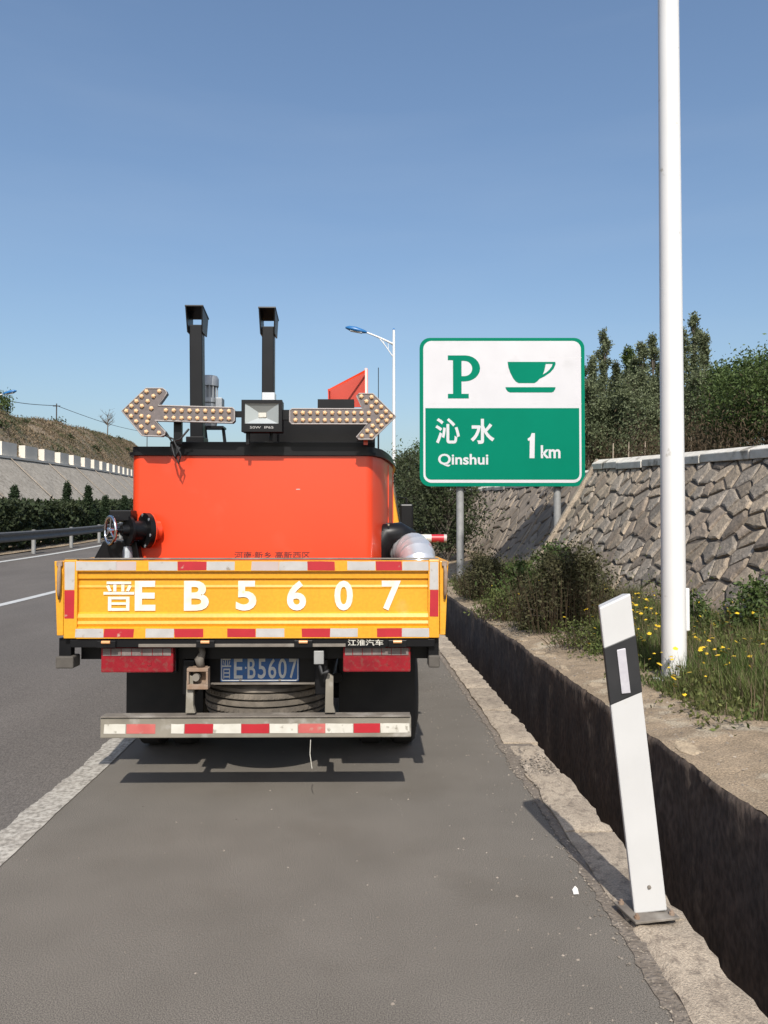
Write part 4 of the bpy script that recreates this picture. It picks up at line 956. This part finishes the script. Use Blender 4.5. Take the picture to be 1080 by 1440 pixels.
# stacks
def stack(name, pa, pb, d, ytop, ybot, silver=False, tilt=0.0):
    y = d - 4.3; xa, xb = tx(pa, d), tx(pb, d); wd = xb - xa; zt, zb_ = tz(ytop, d), tz(ybot, d)
    b = B(); b.prism([(xa + tilt, y), (xb + tilt, y), (xb + tilt, y + wd), (xa + tilt, y + wd)], zb_, zt, lambda a, c, w_: (a - tilt * (w_ - zb_) / (zt - zb_), c, w_))
    o = b.build(name, 'black', tk, bevel=.006)
    # rain cap: side cheeks and a sloping hood over the open top
    hz = .108
    for (xo, sg_) in ((xa, -1), (xb, 1)):
        B().prism([(y - .02, zt - .055), (y + wd + .03, zt - .055), (y + wd + .05, zt + hz * .62), (y - .05, zt + hz)], xo + sg_ * .001, xo + sg_ * .009, lambda p, q, w_: (w_ + sg_ * max(0, q - zt) * .06, p, q)).build('cap_cheek', 'black', o)
    B().plate((xa - .018, y - .05, zt + hz), (xb + .018, y - .05, zt + hz), (xb + .016, y + wd + .06, zt + hz * .66), (xa - .016, y + wd + .06, zt + hz * .66), .008).build('rain_cap', 'black', o)
    if silver: B().box(xa + .004, xb + .006, y - .004, y + wd + .004, zb_, zb_ + .055).build('silver_collar', 'foil', o)
    return o
stack('exhaust_stack', 267, 285, 5.05, 455, 625, tilt=.010)
B().box(tx(264, 5.05), tx(289, 5.05), .735, .88, tz(625, 5.05), tz(614, 5.05)).build('stack_base', 'black', tk, bevel=.004)
s2 = stack('exhaust_stack', 369.5, 386.5, 5.05, 457, 563, True)
B().box(tx(369, 5.05), tx(392, 5.05), .752, .85, tz(625, 5.05), tz(563.5, 5.05)).build('stack_base', 'black', tk)
# mixer motor
mx, my = tx(297, 5.45), 1.15
mo = B().lathe((mx, my, tz(600, 5.45)), (0, 0, 1), [(0, .05), (.02, .055), (.16, .055), (.17, .062), (.20, .062)], 20).build('mixer_motor', 'alu', tk, auto=30)
for k in range(14):
    a = 2 * math.pi * k / 14; x, y = mx + math.cos(a) * .058, my + math.sin(a) * .058
    B().box(x - .003, x + .003, y - .003, y + .003, tz(600, 5.45) + .2, tz(600, 5.45) + .285).build('cooling_fin', 'alu', mo)
B().lathe((mx, my, tz(600, 5.45)), (0, 0, 1), [(.20, .04), (.285, .045), (.286, .066), (.34, .066), (.36, .055), (.366, .02)], 20).build('fan_cover', 'alu', mo, auto=30)
B().box(mx + .052, mx + .10, my - .05, my + .04, tz(590, 5.45), tz(560, 5.45)).build('terminal_box', 'alu', mo, bevel=.006)
B().box(mx - .05, mx + .11, my - .06, my + .06, tz(603, 5.45), tz(600.2, 5.45)).build('motor_plate', 'black', mo)
for x in (mx - .03, mx + .10): B().tube([(x, my, tz(603, 5.45)), (x + .015, my, tz(628, 5.45))], .012, 6).build('motor_leg', 'black', mo)
# red feed hopper
hp = B(); d = 5.05; y0, y1 = .75, 1.10
A_ = lambda px, py, y: (tx(px, y + 4.3), y, tz(py, y + 4.3))
hp.plate(A_(464, 572, y1), A_(518, 572, y1), A_(518, 518, y1), A_(464, 548, y1), .008)
hp.plate(A_(518, 570, y0), A_(518, 570, y1), A_(518, 518, y1), A_(518, 519, y0 + .10), .008)
hp.plate(A_(464, 571, y0), A_(466, 571, y1), A_(466, 548, y1), A_(463, 546, y0 + .12), .006)
hop = hp.build('feed_hopper', 'orange_dull', tk)
B().plate(A_(518.6, 572, y0 - .01), A_(518.6, 517, y0 + .09), A_(515.6, 517, y0 + .09), A_(515.6, 572, y0 - .01), .006).build('hopper_lip', 'orange', hop)
B().plate(A_(463, 547, y0 + .11), A_(464, 549.5, y0 + .11), A_(518, 521.5, y1 - .03), A_(518, 518, y1 - .03), .006).build('hopper_lip', 'orange', hop)
B().box(tx(449, 5.0), tx(500, 5.0), .66, .745, tz(575, 5.0), tz(562, 5.0)).build('hopper_hinge', 'black', hop)
# arrow lights
da = 4.5; ya = da - 4.3
def Zq(x, y): return (tx(150 + x / 2.348, da), tz(420 + y / 2.348, da))
def arrow(outline, ledpts, name='arrow_light'):
    o = flat2d(name, [[Zq(*p) for p in outline]], .05, 'led_board', tk, FACE(ya + .026))
    cx = sum(p[0] for p in outline) / len(outline); cy = sum(p[1] for p in outline) / len(outline)
    # raised rim along the outline
    loop = [Zq(*p) for p in outline]; rm = B()
    rm.tube([(p[0], ya, p[1]) for p in loop + loop[:1]], .0042, 6); rm.build('rim', 'led_edge', o)
    hx = B(); 
    hx.lathe((0, 0, 0), (0, -1, 0), [(0, .0140), (.004, .0145), (.010, .0095), (.013, .003)], 5)
    first = None
    for (x, y) in ledpts:
        lx, lz = Zq(x, y)
        if first is None: first = hx.build('led', 'led', o); first.location = (lx, ya - .001, lz)
        else: c = share(first, o, (lx, ya - .001, lz)); c.rotation_euler = (0, random.uniform(0, 1), 0)
    return o
ro = [(612, 362), (845, 362), (826, 318), (834, 311), (880, 311), (956, 387), (880, 463), (834, 463), (826, 456), (862, 412), (612, 412), (605, 405), (605, 369)]
rl_ = [(624 + 24.3 * k, y) for k in range(11) for y in (376, 400)]
def seg(a, b, n_): return [(a[0] + (b[0] - a[0]) * k / (n_ - 1), a[1] + (b[1] - a[1]) * k / (n_ - 1)) for k in range(n_)]
rl_ += seg((876, 323), (940, 387), 5) + seg((926, 401), (876, 451), 4) + seg((842, 321), (910, 387), 5)[:] + seg((897, 402), (844, 452), 4) + [(884, 372), (884, 402)]
rl_ = [p for k, p in enumerate(rl_) if not any(math.hypot(p[0] - q[0], p[1] - q[1]) < 15 for q in rl_[:k])]
arrow(ro, rl_)
lo_ = [(415, 359), (170, 352), (198, 312), (194, 302), (184, 295), (130, 295), (51, 371), (118, 452), (180, 454), (192, 449), (194, 440), (160, 402), (415, 409), (422, 402), (422, 366)]
lr = [(404 - 26 * k, 371 - .3 * k) for k in range(9)] + [(404 - 26 * k, 396 - .3 * k) for k in range(9)]
lr += seg((66, 371), (132, 306), 5) + seg((82, 388), (132, 440), 4) + seg((98, 371), (174, 305), 5) + seg((116, 388), (174, 443), 4) + [(148, 362), (140, 390), (104, 350)]
lr = [p for k, p in enumerate(lr) if not any(math.hypot(p[0] - q[0], p[1] - q[1]) < 15 for q in lr[:k])]
arrow(lo_, lr)
B().box(tx(329, 4.54), tx(345, 4.54), ya + .03, ya + .06, tz(586, 4.54), tz(578, 4.54)).build('arrow_bracket', 'black', tk)
B().box(tx(396, 4.54), tx(409, 4.54), ya + .03, ya + .06, tz(590, 4.54), tz(576, 4.54)).build('arrow_bracket', 'black', tk)
B().box(tx(245, 4.56), tx(256, 4.56), ya + .054, ya + .085, tz(625, 4.56), tz(592, 4.56)).build('arrow_post', 'black', tk)
B().box(tx(512, 4.56), tx(518, 4.56), ya + .054, ya + .075, tz(625, 4.56), tz(600, 4.56)).build('arrow_post', 'orange', tk)
for c in ([(222, 600), (232, 612), (246, 618), (252, 632), (250, 645), (256, 630)], [(235, 608), (244, 622), (256, 618), (268, 604)], [(243, 625), (247, 640), (254, 652), (257, 640), (252, 628)]):
    B().tube([(tx(px, 4.56), ya + .04 - .004 * k, tz(py, 4.56)) for k, (px, py) in enumerate(c)], .006, 6).build('wiring', 'cable', tk, smooth=True)
# flood light
fl = B(); fx0, fx1, fz0, fz1 = tx(340, da), tx(397, da), tz(607, da), tz(562, da)
flo = B().box(fx0, fx1, ya + .02, ya + .085, fz0, fz1).build('flood_light', 'black', tk, bevel=.006)
fr = B(); t = .020
fr.box(fx0, fx1, ya - .012, ya + .0195, fz1 - t, fz1).box(fx0, fx1, ya - .012, ya + .0195, fz0, fz0 + .048).box(fx0, fx0 + t, ya - .012, ya + .0195, fz0 + .048, fz1 - t).box(fx1 - t, fx1, ya - .012, ya + .0195, fz0 + .048, fz1 - t)
fr.build('flood_frame', 'black', flo)
ax0, ax1, az0, az1 = fx0 + t, fx1 - t, fz0 + .048, fz1 - t; cx, cz = (ax0 + ax1) / 2, az0 + (az1 - az0) * .45
rf = B(); q = .024; yo, yi = ya - .004, ya + .019
rf.v = [(ax0, yo, az0), (ax1, yo, az0), (ax1, yo, az1), (ax0, yo, az1), (cx - q, yi, cz - q * .7), (cx + q, yi, cz - q * .7), (cx + q, yi, cz + q * .7), (cx - q, yi, cz + q * .7)]
rf.f = [(0, 1, 5, 4), (1, 2, 6, 5), (2, 3, 7, 6), (3, 0, 4, 7)]
rf.build('reflector', 'flood_glass', flo)
B().box(cx - q + .001, cx + q - .001, yi - .004, yi, cz - q * .6, cz + q * .6).build('led_chip', 'tape_white', flo)
text('rating_lettering', '50W  IP65', (ax0 + .03, ax1 - .03, fz0 + .018, fz0 + .032), .0006, 'tape_silver', flo, FACE(ya - .0127), 0)
B().box(fx0 + .02, fx0 + .04, ya + .03, ya + .06, tz(625, 4.54), fz0).build('flood_bracket', 'black', flo)
B().tube([(tx(380, 4.5), ya + .05, fz0), (tx(379, 4.5), ya + .05, fz0 - .045)], .010, 8).build('cable_gland', 'black', flo)
# gate valve on the left
vd = 4.62; vy = .32
vx = lambda p: tx(p, vd); vz_ = lambda p: tz(p, vd)
ax = Vector((.76, .65, 0)); VO = Vector((tx(171, 4.5), .20, tz(746, 4.5))) + ax * .055
vo = B().lathe(VO, ax, [(-.05, .03), (-.012, .035), (-.011, .085), (.004, .085), (.005, .058), (.085, .058), (.088, .105), (.118, .105)], 24).build('drain_valve', 'black', tk, auto=30)
B().lathe(VO + ax * .119, ax, [(0, .106), (.006, .106), (.007, .06), (.06, .06)], 28).build('valve_flange', 'orange', vo, auto=30)
for k in range(6):
    a = 2 * math.pi * k / 6 + .3; c = VO + ax * .085; u_ = Vector((-.65, .76, 0)); w_ = Vector((0, 0, 1))
    B().lathe(c + (u_ * math.cos(a) + w_ * math.sin(a)) * .095, ax, [(0, .010), (.008, .010)], 6).build('flange_bolt', 'alu', vo)
B().box(vx(163), vx(193), vy - .10, vy + .02, vz_(733), vz_(718)).build('valve_bonnet', 'black', vo, bevel=.006)
# hand wheel faces left and a little to the rear
hc = VO - ax * .115; hn = -ax; hu = hn.cross(Vector((0, 0, 1))).normalized(); hv = Vector((0, 0, 1))
wv = B().tube([hc + hu * math.cos(2 * math.pi * k / 28) * .078 + hv * math.sin(2 * math.pi * k / 28) * .080 for k in range(29)], .0095, 8, cap=False)
hw_ = wv.build('hand_wheel', 'chrome', vo, smooth=True)
for a in (100, 215, 330): B().tube([hc, hc + hu * math.cos(R(a)) * .075 + hv * math.sin(R(a)) * .077], .0065, 6).build('spoke', 'chrome', hw_)
B().lathe(hc, hn, [(-.05, .012), (.0, .018), (.014, .018), (.02, .008)], 12).build('hub', 'chrome', hw_)
B().tube([tuple(hc), tuple(VO)], .014, 8).build('valve_stem', 'black', vo)
B().prism([(vx(134), vz_(790)), (vx(202), vz_(790)), (vx(196), vz_(760)), (vx(150), vz_(760))], vy - .03, vy + .09, lambda p, q, w_: (p, w_, q)).build('valve_stand', 'black', tk, bevel=.01)
B().prism([(vx(134), vz_(790)), (vx(202), vz_(790)), (vx(202), .95), (vx(134), .95)], vy - .03, vy + .09, lambda p, q, w_: (p, w_, q - .001)).build('valve_foot', 'black', tk)
B().lathe((vx(184), vy - .03, vz_(776)), (.05, -.25, -1), [(-.03, .026), (0, .03), (.05, .03)], 14).build('drain_spout', 'alu', vo)
# duct elbow and flexible duct on the right
ed = 4.85
ex = lambda p, d=ed: tx(p, d)
elb = B().tube([(ex(532), .60, 1.02), (ex(534), .58, tz(770, ed)), (ex(545), .58, tz(752, ed)), (ex(562), .60, tz(751, ed)), (ex(578), .62, tz(760, ed))], [.075, .078, .080, .078, .075], 16).build('duct_elbow', 'black', tk, smooth=True)
B().box(ex(527), ex(562), .68, .86, 1.3, tz(735, ed)).build('blower_housing', 'black', tk, bevel=.01)
for (px, py) in ((531, 787 - 12), (533, 765), (548, 738)): B().lathe((ex(px), .50, tz(py, 4.8)), (0, -1, 0), [(0, .008), (.006, .006)], 8).build('elbow_bolt', 'chrome', elb)
ctl = [Vector(p) for p in ((ex(556), .74, tz(774, 5.0)), (ex(570), .66, tz(772, 4.95)), (ex(584, 4.85), .52, tz(776, 4.82)), (ex(590, 4.72), .40, tz(798, 4.72)), (ex(592, 4.7), .38, 1.12), (ex(592, 4.7), .38, .97))]
path = []
for i in range(len(ctl) - 1):
    p0, p1, p2, p3 = ctl[max(i - 1, 0)], ctl[i], ctl[i + 1], ctl[min(i + 2, len(ctl) - 1)]
    for k in range(6):
        q = k / 6; path.append(.5 * (2 * p1 + (p2 - p0) * q + (2 * p0 - 5 * p1 + 4 * p2 - p3) * q * q + (3 * p1 - p0 - 3 * p2 + p3) * q ** 3))
path.append(ctl[-1])
B().tube(path, [.108 + (.007 if i % 2 else 0) for i in range(len(path))], 28).build('flexible_duct', 'foil', tk, auto=22)
# red and white barricade pole lying across the bed
bp = B(); pd = 5.0
pole = None
segs = [(540, 582, 'tape_red'), (582, 606.5, 'amber'), (606.5, 624, 'tape_red'), (624, 628, 'tape_pink')]
bpt = tag(empty('barricade_pole', (TRX + tx(540, pd), 5.0, tz(757, pd))), 'red and white striped barricade pole lying across the truck bed', 'pole')
for (a, b, m_) in segs:
    B().tube([((a - 540) / 1080 * pd, 0, 0), ((b - 540) / 1080 * pd, 0, 0)], .0265, 14).build('pole_band', 'tape_white' if m_ == 'amber' else m_, bpt, auto=40)

# ------------------------------------------------------------------ left side: guard rail, hedge, conifers, far slope with parapet
gr = tag(empty('guard_rail', W(-10.35, 20, 0)), 'steel guard rail along the far left road edge', 'guard rail')
gl = Vector(gr.location)
wp = [(-.0, .0), (.045, -.035), (.045, -.085), (0, -.135), (0, -.175), (.045, -.225), (.045, -.275), (0, -.31)]
v = []; f = []; gs = srange(8, 130, 2)
for s in gs:
    zt_ = road_z(-10.35, s) + .79
    for (a, z) in wp: v.append(tuple(Vector(W(-10.35 + a, s, zt_ + z)) - gl))
    for (a, z) in reversed(wp): v.append(tuple(Vector(W(-10.358 + a, s, zt_ + z - .004)) - gl))
m_ = len(wp) * 2
for a in range(len(gs) - 1):
    for k in range(m_): f.append((a * m_ + k, a * m_ + (k + 1) % m_, (a + 1) * m_ + (k + 1) % m_, (a + 1) * m_ + k))
rawmesh('beam', v, f, 'galv', gr)
s = 10.0; first = None
while s < 100:
    c = Vector(W(-10.47, s, road_z(-10.47, s)))
    if first is None:
        first = B().tube([(0, 0, -.3), (0, 0, .80)], .07, 12).build('post', 'galv_post', gr, auto=40); first.location = c - gl
        blk = B().box(.055, .115, -.06, .06, .52, .76).build('spacer_block', 'galv_post', gr); blk.location = c - gl
    else: share(first, gr, c - gl); share(blk, gr, c - gl)
    s += 4.0
hr = random.Random(5); pts = []
def hz_(s): return road_z(-10.85, s)
for _ in range(70000):
    s = hr.uniform(12, 75) if hr.random() < .85 else hr.uniform(75, 110)
    t = hr.random(); top = 1.62 + .10 * nz(s * 1.1, 3) + .08 * nz(s * 4, 1)
    if t < .55: u = -11.55 + abs(hr.gauss(0, .10)) * (1 if hr.random() < .5 else -1); z = hr.uniform(.15, top)
    else: u = hr.uniform(-12.6, -11.5); z = top + hr.gauss(0, .07)
    u += .12 * nz(s * 1.7, z * 1.7)
    pts.append(W(u, s, hz_(s) + z))
hd = tag(empty('hedge', W(-12, 30, hz_(30))), 'long clipped dark green hedge behind the guard rail', 'hedge')
lv = leaves('foliage', [tuple(Vector(p) - Vector(hd.location)) for p in pts], .17, 'hedge', hd, hr, up=.2, asp=.55)
b = B(); s = 12
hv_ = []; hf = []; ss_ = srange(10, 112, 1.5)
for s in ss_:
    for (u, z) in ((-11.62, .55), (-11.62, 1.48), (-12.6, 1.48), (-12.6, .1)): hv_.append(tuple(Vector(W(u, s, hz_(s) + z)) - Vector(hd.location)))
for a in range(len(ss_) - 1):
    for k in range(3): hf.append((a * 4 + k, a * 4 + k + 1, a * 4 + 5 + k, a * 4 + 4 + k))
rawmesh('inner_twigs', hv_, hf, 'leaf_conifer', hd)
first = None; s = 12
while s < 60:
    c = Vector(W(-11.75 + hr.uniform(-.1, .1), s, hz_(s)))
    if first is None: first = B().tube([(0, 0, -.1), (.03, 0, .4), (0, .03, .9)], [.04, .035, .02], 6).build('stem', 'bark', hd); first.location = c - Vector(hd.location)
    else: share(first, hd, c - Vector(hd.location))
    s += hr.uniform(.5, 1.1)
for i, (px, d, h, r) in enumerate([(20, 30, 2.45, .62), (94, 34, 2.7, .60), (124, 36, 2.6, .58), (148, 37, 2.1, .35), (175, 40, 2.1, .3)]):
    x = gx(px, d); tree('small_conifer', x, d, hz_(d), h, r, 'leaf_conifer', 'small pointed conifer poking above the clipped hedge', 400 + i, n=7000, leaf=.09, shape='cone', group='conifers above the hedge', lumps=70, trunk=.04)
# far sloped masonry with joints and battlement parapet
fs = tag(empty('sloped_masonry_wall', W(-16.3, 50, 2)), 'grey sloped masonry wall with pale joints below the brown hill', 'wall'); fl_ = Vector(fs.location)
us0, us1 = -13.9, -18.6
def FZ(t, s): return Vector(W(us0 + (us1 - us0) * t, s, (hz_(s) - .1) * (1 - t) + ztop(s) * t))
v = []; f = []; ss_ = srange(14, 150, 1.2); tt = [0, .1, .2, .3, .4, .5, .6, .7, .8, .9, 1]
for s in ss_:
    for t in tt: v.append(tuple(FZ(t, s) + Vector((0, 0, .035 * nz(s * 1.9, t * 9))) - fl_))
n = len(tt)
for a in range(len(ss_) - 1):
    for k in range(n - 1): f.append((a * n + k, a * n + k + 1, (a + 1) * n + k + 1, (a + 1) * n + k))
rawmesh('slope_face', v, f, 'masonry_far', fs)
s = 30.0
while s < 120:
    b = B(); q = [FZ(0, s), FZ(0, s + .11), FZ(1, s + .11), FZ(1, s)]; q = [p + Vector((.045, 0, .045)) for p in q]
    b.plate(*[tuple(p - fl_) for p in q], .03).build('pale_joint', 'kerb', fs)
    s += 7.5
b = B(); v = []; f = []
for s in ss_:
    for (a, z) in ((.12, -.02), (.12, .12), (-.7, .12), (-.7, -.3)): p = FZ(1, s); v.append(tuple(p + Vector((a, 0, z)) - fl_))
for a in range(len(ss_) - 1):
    for k in range(3): f.append((a * 4 + k, a * 4 + k + 1, a * 4 + 5 + k, a * 4 + 4 + k))
rawmesh('top_ledge', v, f, 'parapet', fs)
s = 20.0; first = None; k = 0
while s < 130:
    ln = 2.5; p0 = FZ(1, s) + Vector((-.05, 0, .121)); p1 = FZ(1, s + ln) + Vector((-.05, 0, .121)); b = B()
    for p in (p0, p1):
        for (a, z) in ((0, 0), (-.4, 0), (-.4, .82), (0, .82)): b.v.append(tuple(p + Vector((a, 0, z)) - fl_))
    b.f = [(0, 1, 2, 3), (7, 6, 5, 4), (0, 4, 5, 1), (1, 5, 6, 2), (2, 6, 7, 3), (3, 7, 4, 0)]
    b.build('merlon', 'parapet', fs); s += ln + 1.5
# dry scrub over the hill
pts = []
for _ in range(150000):
    u = -19.0 - abs(hr.gauss(0, 9)); s = hr.uniform(35, 150)
    dn = .62 + .9 * nz(u * .25, s * .25, 3)
    if hr.random() > dn: continue
    pts.append(W(u, s, hill_z(u, s) + abs(hr.gauss(0, .11))))
tag(leaves('hill_scrub', pts, .17, 'scrub', None, hr, up=.8, asp=.4), 'dry brown scrub covering the hill', 'scrub', kind='stuff')
pts = []
for _ in range(22):
    u = -19.3 - abs(hr.gauss(0, 7)); s = hr.uniform(40, 130); q = hr.uniform(.3, .75)
    for k in range(int(260 * q)):
        a_ = hr.gauss(0, .45) * q; b_ = hr.gauss(0, .45) * q; pts.append(W(u + a_, s + b_, hill_z(u, s) + abs(hr.gauss(0, .42)) * q))
tag(leaves('hill_bushes', pts, .22, 'leaf_dark', None, hr, up=.4, asp=.5), 'scattered low dark bushes on the brown hill', 'bushes', kind='stuff')
# bare tree on the crest, tree at the left, power poles and wire
def bare_tree(x, y, z, h, label, seed):
    rng = random.Random(seed); root = tag(empty('bare_tree', (x, y, z)), label, 'tree')
    b = B().tube([(0, 0, -.4), (.05, 0, h * .45), (0, 0, h * .8)], [.10, .07, .03], 6); b.build('trunk', 'bark', root)
    b = B()
    for k in range(26):
        a = rng.uniform(0, 6.28); t = rng.uniform(.35, .8); l = h * rng.uniform(.25, .5) * (1.1 - t * .5); e = Vector((math.cos(a) * l * .7, math.sin(a) * l * .7, h * t + l * .65)); o_ = Vector((0, 0, h * t)); mid = o_.lerp(e, .5) + Vector((0, 0, -.04 * l))
        b.tube([o_, mid, e], [.04, .025, .012], 4)
        for q in range(4):
            st = mid.lerp(e, rng.random()); b.tube([st, st + Vector((rng.gauss(0, .3), rng.gauss(0, .3), rng.uniform(.1, .4))) * l * .6], [.016, .008], 3)
    b.build('crown', 'bark', root); return root
def on_hill(px, d): x = gx(px, d); return x, d, hill_z(x - off(d), d)
bare_tree(*on_hill(150, 112), 4.0, 'thin bare tree on the crest of the brown hill', 1)
x, y, z = on_hill(-9, 66); tree('leafy_tree', x, y, z - .2, 2.4, 1.1, 'leaf_green', 'leafy tree on the hill crest beside the blue lamp head', 77, n=3000, leaf=.2, shape='round', lumps=26, trunk=.12)
ends = []
for i, (px, d, h) in enumerate([(78, 95, 567), (206, 150, 606), (-60, 75, 541)]):
    x, y, z = on_hill(px, d); h = CAMH + (745 - h) / 1080 * d - z; root = tag(empty('power_pole', (x, y, z)), ['dark power pole on the brown hill carrying one wire', 'power pole far along the hill beyond the bare tree', 'power pole on the hill left of the leafy tree'][i], 'pole')
    B().tube([(0, 0, -1.5), (0, 0, h)], [.10, .07], 8).build('shaft', 'wood_pole', root); B().box(-.45, .45, -.04, .04, h - .35, h - .25).build('crossarm', 'wood_pole', root); ends.append(Vector((x, y, z + h - .25)))
for i, (a, b_) in enumerate(((2, 0), (0, 1))):
    p0, p1 = ends[a], ends[b_]
    o = B().tube([p0.lerp(p1, t / 12) - Vector((0, 0, .45 * math.sin(math.pi * t / 12))) for t in range(13)], .035, 4).build('overhead_wire', 'cable')
    tag(o, ['overhead wire sagging from the leafy tree to the dark power pole', 'overhead wire sagging from the dark power pole past the bare tree'][i], 'wire')
